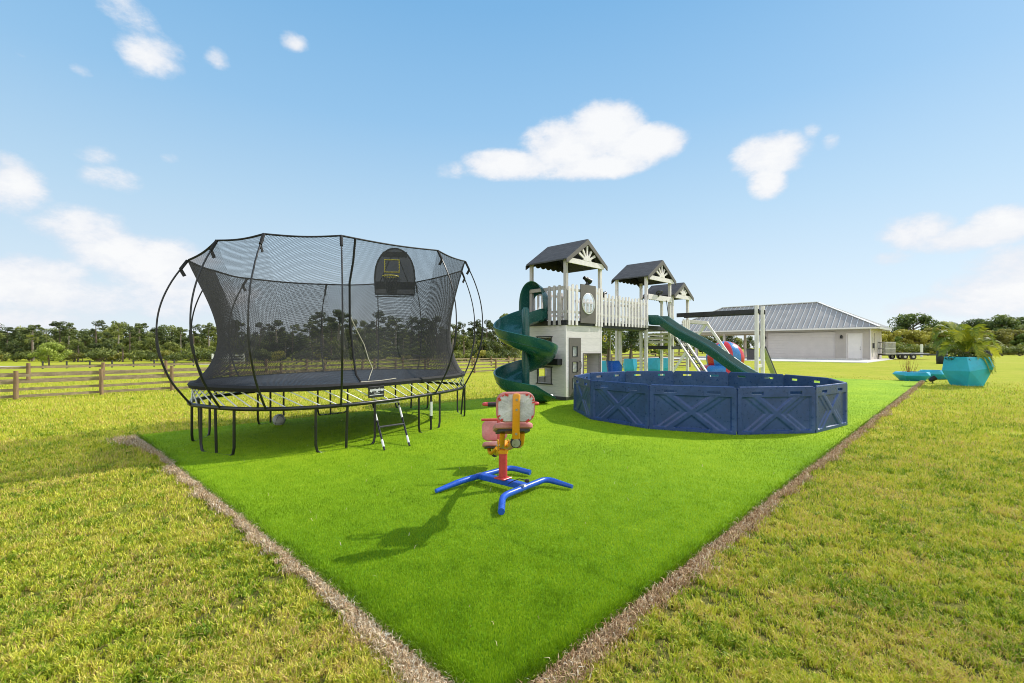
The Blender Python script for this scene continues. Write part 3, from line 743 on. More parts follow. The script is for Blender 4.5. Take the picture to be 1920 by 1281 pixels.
MB().box(pcen + pn_*.007 + Vector((0,0,-.043)), (.25, .003, .007), ROTP).build('text_line', M['lettering'], pl)

# ladder hooked on the frame
la, lb = gnd(721, 845, TZ), gnd(768, 837, TZ)
ld = thing('step_ladder', 'small black and white two step ladder hooked on the trampoline frame', 'ladder', (la+lb)/2)
off_ = (la+lb)/2
ta = at(699, 757, 7.25); tb2 = at(746, 752, 7.6)
for p, q in ((la, ta), (lb, tb2)):
    p = Vector((p.x, p.y, TZ+.005)) - off_; q = q - off_
    inward = Vector((-.25, .35, 0)).normalized()
    st = MB().tube([p, p.lerp(q, .92), p.lerp(q, .98)+inward*.01+Vector((0,0,.01)), q + inward*.06], .015, 8).build('stile', M['black_metal'], ld, smooth=True)
    MB().tube([p.lerp(q, .6), p.lerp(q, .88)], .0165, 8).build('stile_sleeve', M['white_plastic'], st, smooth=True)
    MB().tube([p.lerp(q, .06), p.lerp(q, .2)], .0165, 8).build('stile_sleeve', M['white_plastic'], st, smooth=True)
for f, wdt in ((.47, .05), (.985, .09)):
    p = Vector((la.x, la.y, TZ)).lerp(ta, f) - off_; q = Vector((lb.x, lb.y, TZ)).lerp(tb2, f) - off_
    MB().bar(p, q, wdt, .022).build('tread', M['dark_grey'] if f < .9 else M['steel'], ld, bevel=.004)

# basketball hoop hung on the far net
s1, s2 = arc_px(706, 'far'), arc_px(778, 'far')
hp1, hp2 = tw(netp(s1, .8)), tw(netp(s2, .8)); hx = (hp2-hp1); hx.z = 0; hx.normalize(); hn = Vector((hx.y, -hx.x, 0))
if hn.y > 0: hn = -hn
hc = (hp1+hp2)/2 + hn*.14; hc.z = 0
YB = hc.y; zb = CAM_H + (652-552)/880*YB; zt = CAM_H + (652-466)/880*YB; hw_ = 36/880*YB; hc = hc + hx*.03
hoop = thing('basketball_hoop', 'black mesh basketball backboard with yellow rim, hanging inside the trampoline net', 'hoop', (hc.x, hc.y, 0))
def hpt(x, z, d=0): return hx*x + hn*d + Vector((0,0,z))
out = [(-hw_, zb), (-hw_*1.02, zb+.35*(zt-zb))] + [(-hw_*1.0*math.cos(R(a)), zb+.42*(zt-zb)+.58*(zt-zb)*math.sin(R(a))) for a in range(10, 171, 10)] + [(hw_*1.02, zb+.35*(zt-zb)), (hw_, zb)]
n = len(out)
MB().add([hpt(x, z, .0) for x, z in out], [tuple(range(n))]).build('backboard', M['backboard'], hoop)
MB().tube([hpt(x, z, .0) for x, z in out], .02, 6, closed=True).build('backboard_frame', M['black_cloth'], hoop, smooth=True)
bb = MB(); bb.box(hpt(0, zb+.2, .012), (1, 1, 1), Matrix((hx*2*hw_*.98, hn*.012, Vector((0,0,.17)))).transposed())
bb.build('bottom_panel', M['black_cloth'], hoop)
MB().bar(hpt(-hw_*.62, zt-.14, .01), hpt(hw_*.62, zt-.14, .01), .02, .12, up=(0,0,1)).build('top_panel', M['black_cloth'], hoop)
sq0, sq1 = zb+.5, zb+.78; sx_ = -.06
MB().tube([hpt(sx_-.16, sq0, .03), hpt(sx_+.16, sq0, .03), hpt(sx_+.16, sq1, .03), hpt(sx_-.16, sq1, .03)], .016, 4, closed=True).build('target_square', M['yellow_rim'], hoop)
rc = hpt(-.07, zb+.38, .2)
MB().tube([rc + hx*.17*math.cos(2*math.pi*i/28) + hn*.17*math.sin(2*math.pi*i/28) for i in range(28)], .013, 8, closed=True).build('rim', M['yellow_rim'], hoop, smooth=True)
hn_m = MB()
for i in range(12):
    for sgn2 in (1, -1):
        pts = []
        for j in range(6):
            a = 2*math.pi*(i + sgn2*j*.5)/12; rr = .165*(1-.11*j); pts.append(rc + hx*rr*math.cos(a) + hn*rr*math.sin(a) + Vector((0,0,-.075*j)))
        hn_m.tube(pts, .008, 4)
hn_m.build('hoop_net', M['black_cloth'], hoop)
MB().tube([hpt(-hw_, zb-.06, 0), hpt(hw_, zb-.03, 0)], .014, 6).build('lower_rod', M['black_metal'], hoop)
for q in (-.5, .45):
    MB().tube([hpt(hw_*q*.2, zt-.1, .015), hpt(hw_*q*1.5, zb+.28, .015)], .01, 5).build('strap', M['black_cloth'], hoop)
# ball under the trampoline
bp = gnd(523, 796, TZ); bp.z = TZ
ballm = MB(); rb = .108
ballm.lathe([(rb*math.sin(math.pi*i/16)+1e-5, rb*(1-math.cos(math.pi*i/16))) for i in range(17)], 28)
ball = tag(ballm.build('play_ball', M['ball_grey'], None, smooth=True), 'pale grey ball lying on the turf beneath the trampoline', 'ball')
ball.location = bp; ball.rotation_euler = (.5, .3, 0)
for rt in (Matrix.Rotation(0,3,'X'), Matrix.Rotation(math.pi/2,3,'X'), Matrix.Rotation(math.pi/2,3,'Y')):
    MB().tube([Vector((0,0,rb)) + rt @ Vector((rb*1.001*math.cos(2*math.pi*i/40), rb*1.001*math.sin(2*math.pi*i/40), 0)) for i in range(40)], .0025, 4, closed=True).build('ball_seam', M['rubber'], ball, smooth=True)

# ------------------------------------------------------------------ see-saw
SS = Vector((-.09, 4.70, 0))
ss = thing('see_saw', 'red and yellow spinning see-saw on a blue tube base, near the front of the turf', 'see-saw', SS)
G = TZ + .012
def sp(x, y, z): return Vector((x, y, z)) - SS
def rounded_path(pts, r=.09, k=5):
    out = [pts[0]]
    for i in range(1, len(pts)-1):
        a, b_, c = pts[i-1], pts[i], pts[i+1]
        p = b_ + (a-b_).normalized()*min(r, (a-b_).length*.45); q = b_ + (c-b_).normalized()*min(r, (c-b_).length*.45)
        for j in range(k+1):
            u = j/k; out.append(p*(1-u)**2 + b_*2*u*(1-u) + q*u*u)
    out.append(pts[-1]); return out
f_ = [sp(-.09,3.93,G+.03), sp(-.085,4.26,G+.055), sp(.35,4.82,G+.055), sp(.60,4.66,G+.022)]
MB().tube(rounded_path(f_), [.03]*(len(rounded_path(f_))-1)+[.02], 12).build('base_tube', M['blue_paint'], ss, smooth=True)
f_ = [sp(-.735,4.53,G+.018), sp(-.50,4.76,G+.055), sp(-.02,5.28,G+.055), sp(.2,5.16,G+.03)]
MB().tube(rounded_path(f_), [.02]+[.03]*(len(rounded_path(f_))-1), 12).build('base_tube', M['blue_paint'], ss, smooth=True)
MB().bar(sp(-.33,4.92,G+.06), sp(.13,4.54,G+.06), .075, .06).build('base_beam', M['blue_paint'], ss, bevel=.008, segs=2)
for p in (sp(-.345,4.93,G+.055), sp(.10,4.505,G+.055)):
    MB().tube([p - Vector((.017,.022,0)), p + Vector((.017,.022,0))], .034, 12).build('tube_collar', M['steel'], ss, smooth=True)
MB().box(sp(-.09,4.70,G+.1), (.13,.13,.014), Matrix.Rotation(R(50),3,'Z')).build('post_plate', M['red_paint'], ss, bevel=.004)
MB().tube([sp(-.09,4.70,G+.1), sp(-.09,4.70,.40)], .043, 20).build('post', M['red_paint'], ss, smooth=True)
MB().tube([sp(.14,4.5,G+.13), sp(.07,4.52,G+.14), sp(.0,4.57,G+.1), sp(-.04,4.58,G+.07)], .005, 6).build('cable', M['rubber'], ss, smooth=True)
MB().lathe([(.0001,-.02),(.02,-.012),(.024,0),(.02,.014),(.0001,.02)], 12, sp(.145,4.50,G+.125)).build('knob', M['rubber'], ss, smooth=True)
pv = sp(-.09,4.70,.47)
tilt_dir = Vector((.12, -1, 0)).normalized(); sidev = Vector((1, .12, 0)).normalized()     # towards the raised seat
MB().tube([sp(-.09,4.70,.395), sp(-.09,4.70,.43)], .052, 18).build('bearing', M['yellow_paint'], ss, smooth=True)
yk = MB()
for q in (-.05, .05): yk.bar(pv + sidev*q + Vector((0,0,-.045)), pv + sidev*q + Vector((0,0,.06)), .012, .07, up=tilt_dir)
yk.bar(pv + sidev*-.055 + Vector((0,0,-.04)), pv + sidev*.055 + Vector((0,0,-.04)), .07, .012)
yk.build('yoke', M['yellow_paint'], ss, bevel=.003)
MB().tube([pv - sidev*.065, pv + sidev*.065], .012, 10).build('pivot_bolt', M['steel'], ss, smooth=True)
rise = .27
def arm_end(sgn, d, dz=0): return pv + tilt_dir*(sgn*d) + Vector((0,0,sgn*rise*d + dz))
def rrect(w_, h_, r, n=6):
    P = []
    for cx, cy, a0 in ((w_/2-r, h_/2-r, 0), (-w_/2+r, h_/2-r, 90), (-w_/2+r, -h_/2+r, 180), (w_/2-r, -h_/2+r, 270)):
        for i in range(n+1): a = R(a0 + 90*i/n); P.append((cx + r*math.cos(a), cy + r*math.sin(a)))
    return P
def pad(c, ax, ay, az, w_, h_, t_, r, name, mat, dome=.3):
    """upholstered pad: rounded rectangle in (ax, ay), thickness along az, crowned front"""
    rows = []
    for k, z in ((.0,0),(.9,0),(.985,.15),(1,.4),(1,.6),(.97,.82),(.88,.95),(.6,1.02),(.3,1.05),(0,1.06)):
        rows.append([c + ax*x*k + ay*y*k + az*(z*t_) for x, y in rrect(w_, h_, r)])
    return MB().grid(rows, wrap=True).build(name, mat, ss, smooth=True)
for sgn in (1, -1):
    outd = tilt_dir*sgn
    slope = Vector((outd.x, outd.y, rise*sgn)).normalized(); nrm = sidev.cross(slope) if sgn < 0 else slope.cross(sidev)
    if nrm.z < 0: nrm = -nrm
    e1, e2, e3 = arm_end(sgn, .0), arm_end(sgn, .62), arm_end(sgn, .95)
    MB().tube(rounded_path([e1 - slope*.05, e1 + slope*.25 - nrm*.02, e2 - nrm*.05, e3 - nrm*.02], .12), .03, 12).build('arm', M['yellow_paint'], ss, smooth=True)
    # seat pad, back pad and its upright
    sc0 = arm_end(sgn, .80) + nrm*(.075 if sgn > 0 else .035)
    tl_ = (Vector((0,0,1)) + outd*.12 if sgn > 0 else Vector((0,0,1)) + outd*.22).normalized()
    pad(sc0, sidev, slope, nrm, .315, .34, .055, .07, 'seat', M['pink_vinyl'])
    bk = arm_end(sgn, .985) + nrm*.03
    up0 = bk + tl_*.21 + slope*.01
    nb = sidev.cross(tl_).normalized()
    if nb.dot(outd) > 0: nb = -nb                       # cushion faces the pivot
    bkp = pad(up0, sidev, tl_, nb, .31, .245, .05, .075, 'backrest', M['pink_vinyl'])
    # torn lining stapled over the back, red vinyl showing round its rim
    li = MB(); c0 = up0 - nb*.004
    P = rrect(.285, .22, .065, 10); NN = len(P)
    ringp = [c0 + sidev*x*(1-.035*rnd.random()) + tl_*y*(1-.05*rnd.random()) - nb*.004*rnd.random() for x, y in P]
    li.add([c0 - nb*.006] + ringp, [(0, i+1, (i+1) % NN + 1) for i in range(NN)])
    li.build('back_lining', M['lining'], bkp)
    for k in range(16):
        x, y = P[(k*NN//16 + rnd.randrange(3)) % NN]; kk = .97; p = c0 + sidev*x*kk + tl_*y*kk - nb*.007
        rt_ = Matrix.Rotation(rnd.uniform(0, 3), 3, nb) @ Matrix((sidev, nb, tl_)).transposed()
        if k % 2 == 0 or y > .06: MB().box(p, (rnd.uniform(.012,.034), .004, rnd.uniform(.008,.02)), rt_).build('vinyl_shred', M['red_paint'], bkp)
    bw = c0 - nb*.02
    ub = MB()
    rowp = []
    for z in (-.27, -.26, .108, .118):
        kk = .7 if z in (-.27, .118) else 1
        rowp.append([bw + tl_*z + sidev*(.03*kk*math.cos(2*math.pi*i/14)) - nb*(.016*kk*math.sin(2*math.pi*i/14)) for i in range(14)])
    ub.grid(rowp, wrap=True); ub.add([rowp[0][i] for i in range(14)], [tuple(range(14))]); ub.add([rowp[3][i] for i in range(14)], [tuple(range(14))])
    upr = ub.build('back_upright', M['yellow_paint'], ss, smooth=True)
    for z in (.075, -.005, -.2):
        p = bw + tl_*z - nb*.016
        MB().tube([p, p - nb*.006], .0095, 10).build('bolt', M['steel'], upr, smooth=True)
    wc = bw + tl_*-.275
    MB().tube([wc - nb*-.02, wc - nb*.012], .042, 20).build('bumper', M['rubber'], ss, smooth=True)
    MB().tube([wc - nb*-.018, wc - nb*.016], .034, 20).build('bumper_disc', M['steel'], ss, smooth=True)
    # handle in front of the seat
    hb = arm_end(sgn, .42 if sgn < 0 else .62); ht = hb + Vector((0,0,.30 if sgn < 0 else .33)) + outd*.06
    MB().grid([[sc0 + sidev*x*k + slope*y*k - nrm*z for x, y in rrect(.27, .29, .06)] for k, z in ((1, .0), (1, .018), (0, .02))], wrap=True).build('seat_base', M['dark_wood'], ss)
    for q in (-.07, .07):
        a0 = arm_end(sgn, .45) + sidev*q*.3; MB().tube(rounded_path([a0, arm_end(sgn, .62) + sidev*q - nrm*.05, arm_end(sgn, .74) + sidev*q*1.2 - nrm*.03, sc0 + sidev*q*1.2 - nrm*.02], .06), .022, 10).build('seat_bracket', M['yellow_paint'], ss, smooth=True)
    if sgn > 0: hb = hb.lerp(ht, .35)
    hd = MB().tube([hb, ht], .018, 12).build('handle_stem', M['red_paint'], ss, smooth=True)
    if sgn < 0:
        MB().tube([ht - sidev*.19, ht + sidev*.19], .014, 12).build('handlebar', M['red_paint'], ss, smooth=True)
    else:
        loop = [ht - sidev*.21 + outd*.02, ht - sidev*.24, ht - sidev*.22 - outd*.05, ht - outd*.05, ht + sidev*.22 - outd*.05, ht + sidev*.24, ht + sidev*.21 + outd*.02, ht + outd*.02]
        hbm = MB().tube(rounded_path(loop, .03), .013, 10, closed=True).build('handlebar', M['red_paint'], ss, smooth=True)
        for q in (-1, 1): MB().tube([ht + sidev*.09*q + outd*.02, ht + sidev*.2*q + outd*.02], .019, 12).build('grip', M['rubber'], hbm, smooth=True)

# ------------------------------------------------------------------ playset
PO = Vector((1.44, 12.55, 0)); PA = R(45)
ps = thing('playset', 'white and grey playset with three shingled towers, bridge and two dark green slides', 'playset', PO, PA)
PI = Matrix.Rotation(-PA, 3, 'Z')
def pl_(px, py, Y):                         # photo point at depth Y, in the playset's own frame
    return PI @ (at(px, py, Y) - PO)
HW, HD = 1.68, 1.38
# playhouse walls with real openings: panels round door and windows
hw = MB()
def wall_front(mb, x0, x1, z0, z1, holes, th=.05, y=0.0):
    cuts = sorted({x0, x1} | {h[0] for h in holes} | {h[1] for h in holes})
    for a, b_ in zip(cuts, cuts[1:]):
        hs = sorted([(h[2], h[3]) for h in holes if h[0] <= a+1e-6 and h[1] >= b_-1e-6]); z = z0
        for q0, q1 in hs:
            if q0 > z+1e-6: mb.b(a, b_, y, y+th, z, q0)
            z = max(z, q1)
        if z < z1-1e-6: mb.b(a, b_, y, y+th, z, z1)
door = (.13, .66, .14, 1.72)
serv = (.80, 1.60, .62, 1.27)
wall_front(hw, .05, HW, .12, 2.06, [door, serv])
hw.build('playhouse_front_wall', M['siding'], ps)
hs = MB(); hs2 = MB()
win = [(.52, 1.0, .48, .88), (.52, 1.0, 1.28, 1.72)]
wall_front(hs2, 0, HD, .12, 2.058, [(t0, t1, z0, z1) for t0, t1, z0, z1 in win])
hs2.v = [(y, x, z) for x, y, z in hs2.v]; hs2.build('playhouse_side_wall', M['siding'], ps)
bk_ = MB(); wall_front(bk_, .05, HW, .12, 2.056, [(.3,.75,.6,1.1), (1.0,1.4,.6,1.1)], y=HD-.05); bk_.build('playhouse_back_wall', M['siding'], ps)
rw = MB(); wall_front(rw, .05, HD-.05, .12, 2.05, [(.5,1.1,.6,1.25)]); rw.v = [(HW-y, x, z) for x, y, z in rw.v]; rw.build('playhouse_side_wall', M['siding'], ps)
sk = MB(); sk.b(-.012, HW+.012, -.012, .05, TZ-.02, .13); sk.b(-.012, .05, .052, HD, TZ-.02, .128); sk.build('skirting_board', M['dark_grey'], ps, bevel=.004)
cb_ = MB(); cb_.b(-.006, .052, -.006, .052, .132, 2.055); cb_.b(HW-.05, HW+.004, -.004, .054, .133, 2.052); cb_.build('corner_trim', M['white_wood'], ps, bevel=.004)
dr = MB()
zs = [.14, .33, .62, .80, 1.09, 1.22, 1.5, 1.72]
dr.b(.135, .655, -.012, .03, .145, .33)
for a, b_ in ((.62,.78),(1.07,1.2),(1.49,1.715)): dr.b(.135, .655, -.012, .03, a, b_)
for a, b_ in ((.33,.62),(.78,1.07),(1.2,1.49)):
    dr.b(.135, .275, -.012, .03, a, b_); dr.b(.505, .655, -.012, .03, a, b_)
do = dr.build('door', M['taupe'], ps)
for a, b_ in ((.33,.62),(.78,1.07),(1.2,1.49)):
    MB().b(.27, .51, .012, .018, a-.005, b_+.005).build('door_pane', M['pane'], do)
    f = MB(); 
    for q in ((.275,.29,a,b_),(.49,.505,a,b_),(.29,.49,b_-.014,b_),(.29,.49,a,a+.014)): f.b(q[0], q[1], -.018, .012, q[2], q[3])
    f.build('pane_frame', M['dark_wood'], do)
MB().tube([(.6,-.012,.86),(.6,-.055,.88),(.6,-.06,.97),(.6,-.055,1.06),(.6,-.012,1.08)], .01, 8).build('door_handle', M['black_metal'], do, smooth=True)
f = MB()
for q in ((serv[0]-.03,serv[0],serv[2],serv[3]+.03),(serv[1],serv[1]+.03,serv[2],serv[3]+.03),(serv[0],serv[1],serv[3],serv[3]+.03)): f.b(q[0], q[1], -.01, .055, q[2], q[3])
sv = f.build('serving_window', M['taupe'], ps)
MB().b(serv[0]-.1, serv[1]+.12, -.2, .02, .585, .618).build('counter', M['dark_wood'], sv, bevel=.004)
for x in (.95, 1.5):
    br_ = MB(); br_.prism([(-.16,.585),(0,.585),(0,.4),(-.03,.4)], x-.015, x+.015, 'x'); br_.build('counter_bracket', M['dark_wood'], sv)
for t0, t1, z0, z1 in win:
    f = MB()
    for q in ((t0-.03,t0,z0-.02,z1+.02),(t1,t1+.03,z0-.02,z1+.02)): f.b(-.012, .05, q[0], q[1], q[2], q[3])
    f.b(-.02, .052, t0-.06, t1+.06, z1+.02, z1+.05); f.b(-.03, .052, t0-.06, t1+.06, z0-.05, z0-.02)
    MB_w = f.build('window_frame', M['dark_wood'], ps)
    MB().b(.02, .03, (t0+t1)/2-.012, (t0+t1)/2+.012, z0-.02, z1+.02).build('window_bar', M['dark_wood'], MB_w)
MB().b(-.2, -.004, .12, 1.02, .98, 1.15).build('flower_box', M['dark_wood'], ps, bevel=.006)
# decks
def deck(s0, s1, t0, t1, z, name='deck', h=.13):
    d = MB(); d.b(s0, s1, t0, t1, z-h, z-.03); 
    k = int((t1-t0)/.14)
    for i in range(k): d.b(s0-.01, s1+.01, t0+.004+i*(t1-t0)/k, t0+(i+1)*(t1-t0)/k-.004, z-.03+.001, z)
    return d.build(name, M['dark_wood'], ps)
deck(-.02, HW+.02, -.02, HD+.02, 2.19)
BR0, BR1 = HW+.03, 4.28
deck(BR0, BR1, .0, 1.0, 2.19, 'bridge_floor', .16)
deck(BR1+.02, 6.05, .0, 1.22, 2.19)
deck(6.12, 7.5, .0, 1.14, 1.52)
def baluster(p, z0, z1, along='s', w_=.085, th=.028, mat='white_wood'):
    s, t = p
    m = MB()
    if along == 's': m.prism([(s-w_/2, z0), (s+w_/2, z0), (s+w_/2, z1-.03), (s+w_/2-.02, z1), (s-w_/2+.02, z1), (s-w_/2, z1-.03)], t-th/2, t+th/2, 'y')
    else: m.prism([(t-w_/2, z0), (t+w_/2, z0), (t+w_/2, z1-.03), (t+w_/2-.02, z1), (t-w_/2+.02, z1), (t-w_/2, z1-.03)], s-th/2, s+th/2, 'x')
    return m.build('baluster', M[mat], ps)
def rail(p0, p1, z, mat='white_wood', h=.07, th=.03):
    return MB().bar((*p0, z), (*p1, z), th, h).build('rail', M[mat], ps, bevel=.004)
# tower one railings
for s in (.09, .24, .42): baluster((s, -.045), 2.06, 3.17 if s > .1 else 3.1)
for s in (1.33, 1.47, 1.61): baluster((s, -.045), 2.06, 3.16)
rail((.05,-.02), (HW-.05,-.02), 2.42); rail((.05,-.02), (HW-.05,-.02), 3.02)
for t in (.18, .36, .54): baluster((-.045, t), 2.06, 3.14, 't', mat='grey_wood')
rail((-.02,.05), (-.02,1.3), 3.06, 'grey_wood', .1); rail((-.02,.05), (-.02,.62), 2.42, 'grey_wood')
for i in range(9): baluster((.1+i*.185, HD+.03), 2.06, 3.15)
rail((.05,HD), (HW-.05,HD), 3.02); rail((.05,HD), (HW-.05,HD), 2.42)
for t in (1.08, 1.22, 1.34): baluster((HW+.03, t), 2.06, 3.15, 't')
# bubble panel
bpn = MB(); cx, cz, rr = .90, 2.68, .285; x0, x1, z0, z1 = .55, 1.26, 2.13, 3.2; NB = 48
def box_pt(a):
    c, s = math.cos(a), math.sin(a); k = min((x1-x0)/2/abs(c) if abs(c) > 1e-6 else 9, (z1-z0)/2/abs(s) if abs(s) > 1e-6 else 9)
    return ((x0+x1)/2 + c*k, (z0+z1)/2 + s*k)
for yy in (-.075, -.05):
    pass
ins = [(cx+rr*math.cos(2*math.pi*i/NB+math.pi/4), cz+rr*math.sin(2*math.pi*i/NB+math.pi/4)) for i in range(NB)]
outs = [box_pt(2*math.pi*i/NB+math.atan2(z1-z0, x1-x0) + (math.pi/4-math.atan2(z1-z0, x1-x0))*0) for i in range(NB)]
corner = [math.atan2(z1-z0, x1-x0)]
outs = []
for i in range(NB):
    q = i/NB*4; sd_ = int(q); f_ = q-sd_
    C4 = [(x1,z1),(x0,z1),(x0,z0),(x1,z0)]
    a, b_ = C4[sd_], C4[(sd_+1) % 4]; outs.append((a[0]+(b_[0]-a[0])*f_, a[1]+(b_[1]-a[1])*f_))
V0 = [(p[0], -.085, p[1]) for p in outs] + [(p[0], -.085, p[1]) for p in ins] + [(p[0], -.06, p[1]) for p in ins] + [(p[0], -.06, p[1]) for p in outs]
fs = []
for r0, r1 in ((0,1),(1,2),(2,3),(3,0)):
    for i in range(NB): fs.append((r0*NB+i, r0*NB+(i+1)%NB, r1*NB+(i+1)%NB, r1*NB+i))
bpn.add(V0, fs); bpo = bpn.build('bubble_panel', M['taupe'], ps)
MB().grid([[ (cx+rr*1.0*math.cos(q)*math.cos(2*math.pi*i/32), -.085-.11*math.sin(q), cz+rr*math.cos(q)*math.sin(2*math.pi*i/32)) for i in range(32)] for q in [math.pi/2*j/8 for j in range(8)]+[1.5]], wrap=True).build('bubble_window', M['bubble'], bpo, smooth=True)
MB().tube([(cx+rr*math.cos(2*math.pi*i/40), -.09, cz+rr*math.sin(2*math.pi*i/40)) for i in range(40)], .013, 6, closed=True).build('bubble_ring', M['white_plastic'], bpo, smooth=True)
# bridge balusters, front and back
for i in range(14):
    s = BR0+.1+i*(BR1-BR0-.14)/13
    baluster((s, -.045), 2.1, 3.02+.02*math.sin(i*2.1))
    baluster((s+.03, 1.03), 2.1, 3.0)
for y_ in (-.02, 1.0):
    for z in (2.4, 2.88): rail((BR0,y_), (BR1,y_), z)
# towers' posts and roofs
def post(s, t, z0, z1, mat='white_wood'): return MB().b(s-.045, s+.045, t-.045, t+.045, z0, z1).build('post', M[mat], ps, bevel=.006)
def tower_roof(s0, s1, t0, t1, ez, pz, ov=.1):
    sm = (s0+s1)/2; th = .028; y0, y1 = t0-.10, t1+.06
    half = (s1-s0)/2+ov; slope = (pz-ez)/((s1-s0)/2); le = ez - ov*slope
    rf = MB()
    for sg in (-1, 1):
        rf.prism([(sm, pz), (sm+sg*half, le), (sm+sg*half, le+th*1.3), (sm, pz+th*1.3)], y0, y1, 'y')
    ro = rf.build('roof', M['shingle'], ps)
    for sg in (-1, 1):
        rk = MB(); hgt = .12
        rk.prism([(sm, pz+.025), (sm+sg*(half+.01), le+.025), (sm+sg*(half+.01), le+.025-hgt), (sm, pz+.025-hgt*1.25)], y0-.03, y0-.002, 'y'); rk.build('rake_board', M['taupe'], ro)
        rk = MB(); rk.prism([(sm, pz-.0), (sm+sg*(half), le-.0), (sm+sg*half, le-hgt), (sm, pz-hgt*1.25)], y1+.002, y1+.028, 'y'); rk.build('rake_board', M['dark_wood'], ro)
    # dark gable backing with scalloped lower edge at the far end
    sc_n = 7; P = [(sm-half+.08, le+.06)]
    lo = ez-.03
    for i in range(sc_n):
        a = s0+.02+(s1-s0-.04)*i/sc_n; b_ = s0+.02+(s1-s0-.04)*(i+1)/sc_n
        for k in range(6): 
            u = k/5; P.append((a+(b_-a)*u, lo-.06*math.sin(math.pi*u)))
    P += [(sm+half-.08, le+.06), (sm, pz-.02)]
    MB().prism(P, y1-.04, y1-.01, 'y').build('gable_panel', M['dark_wood'], ro)
    # white sunburst in the near gable
    yb0, yb1 = y0+.0, y0+.04
    gb = MB(); bz = ez-.05
    gb.b(s0+.03, s1-.03, yb0, yb1, bz-.09, bz+.05)
    hh = pz-bz
    gb.prism([(sm+.15*math.cos(R(a))*1.2, bz+.05+.15*math.sin(R(a))) for a in range(0, 181, 15)], yb0-.004, yb1, 'y')
    for a in (90, 58, 122, 28, 152):
        c, s_ = math.cos(R(a)), math.sin(R(a))
        # length until the rake
        Lr = (hh-.16)/(s_ + abs(c)*slope)*.97
        gb.prism([(sm+c*.12 - s_*.026, bz+.05+s_*.12+c*.026), (sm+c*.12+s_*.026, bz+.05+s_*.12-c*.026), (sm+c*Lr+s_*.034, bz+.05+s_*(Lr-.03)-c*.034), (sm+c*Lr-s_*.034, bz+.05+s_*(Lr-.03)+c*.034)], yb0+.002, yb1-.004, 'y')
    gb.build('gable_sunburst', M['white_wood'], ps)
    MB().prism([(s0+.06, bz+.05), (s1-.06, bz+.05), (sm, pz-.1)], yb1+.14, yb1+.16, 'y').build('gable_panel', M['dark_wood'], ro)
T1 = (.04, HW-.04, .04, HD-.04)
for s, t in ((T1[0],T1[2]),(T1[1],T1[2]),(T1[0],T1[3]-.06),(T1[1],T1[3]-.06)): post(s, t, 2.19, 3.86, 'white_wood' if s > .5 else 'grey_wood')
tower_roof(0, HW, 0, HD-.08, 3.86, 4.44)
T2 = (4.34, 6.0)
for s in T2:
    for t in (.045, 1.18): post(s, t, 0, 3.86)
tower_roof(T2[0]-.05, T2[1]+.05, 0, 1.22, 3.86, 4.43)
T3 = (6.2, 7.45)
for s in T3:
    for t in (.045, 1.1): post(s, t, 0, 3.38)
tower_roof(T3[0]-.05, T3[1]+.05, 0, 1.14, 3.38, 3.82)
MB().b(T2[0], T2[1], -.05, -.01, 3.06, 3.24).build('header_board', M['white_wood'], ps, bevel=.005)
for s in (4.45, 5.15, 5.4): 
    pass
for i in range(8): baluster((4.42+i*.2, 1.25), 2.08, 3.1)
rail((4.38,1.22), (5.96,1.22), 2.95)
for i, z in enumerate((1.66, 1.80, 1.94, 2.08)): MB().b(T3[0]-.07, T3[0]-.045, .04, 1.1, z-.04, z+.04).build('side_board', M['white_wood'], ps, bevel=.004)
for z in (1.66, 1.80, 1.94): MB().b(T3[0], T3[1], 1.145, 1.17, z-.04, z+.04).build('side_board', M['white_wood'], ps, bevel=.004)
for i in range(4): baluster((6.9+i*.15, -.05), 1.5, 2.5)
rail((6.85,-.02), (7.42,-.02), 2.4)
MB().tube([(5.55,-.06,3.1),(5.72,-.06,2.5)], .014, 8).build('grab_bar', M['black_metal'], ps)
# support posts under the bridge and tower one
for s, t in ((2.6,.9),(4.2,.95)): post(s, t, 0, 2.03)
# telescopes and wheel on the rails
def scope(s, t, z, yaw, L=.26):
    d = Vector((math.cos(yaw), math.sin(yaw), -.38 )).normalized(); c = Vector((s, t, z+.16))
    m = MB(); m.tube([c - d*L*.5, c - d*L*.1, c - d*L*.1+d*.001, c + d*L*.5], [.05,.055,.07,.085], 14); m.tube([(s, t, z-.04), (s, t, z+.1)], .035, 10); m.box((s, t, z+.02), (.12,.08,.05))
    m.build('telescope', M['black_metal'], ps, smooth=True)
scope(.93, -.02, 3.2, R(-8)); scope(3.3, 1.0, 3.08, R(190))
stw = MB(); stw.tube([(4.98+.0+.17*math.cos(2*math.pi*i/20), -.09-.06*math.sin(2*math.pi*i/20), 3.33+.05*math.sin(2*math.pi*i/20)) for i in range(20)], .022, 8, closed=True)
stw.tube([(4.98,-.09,3.33),(4.98,-.05,3.2)], .035, 8); stw.box((4.98,-.09,3.33), (.3,.03,.025)); stw.build('steering_wheel', M['black_metal'], ps, smooth=True)

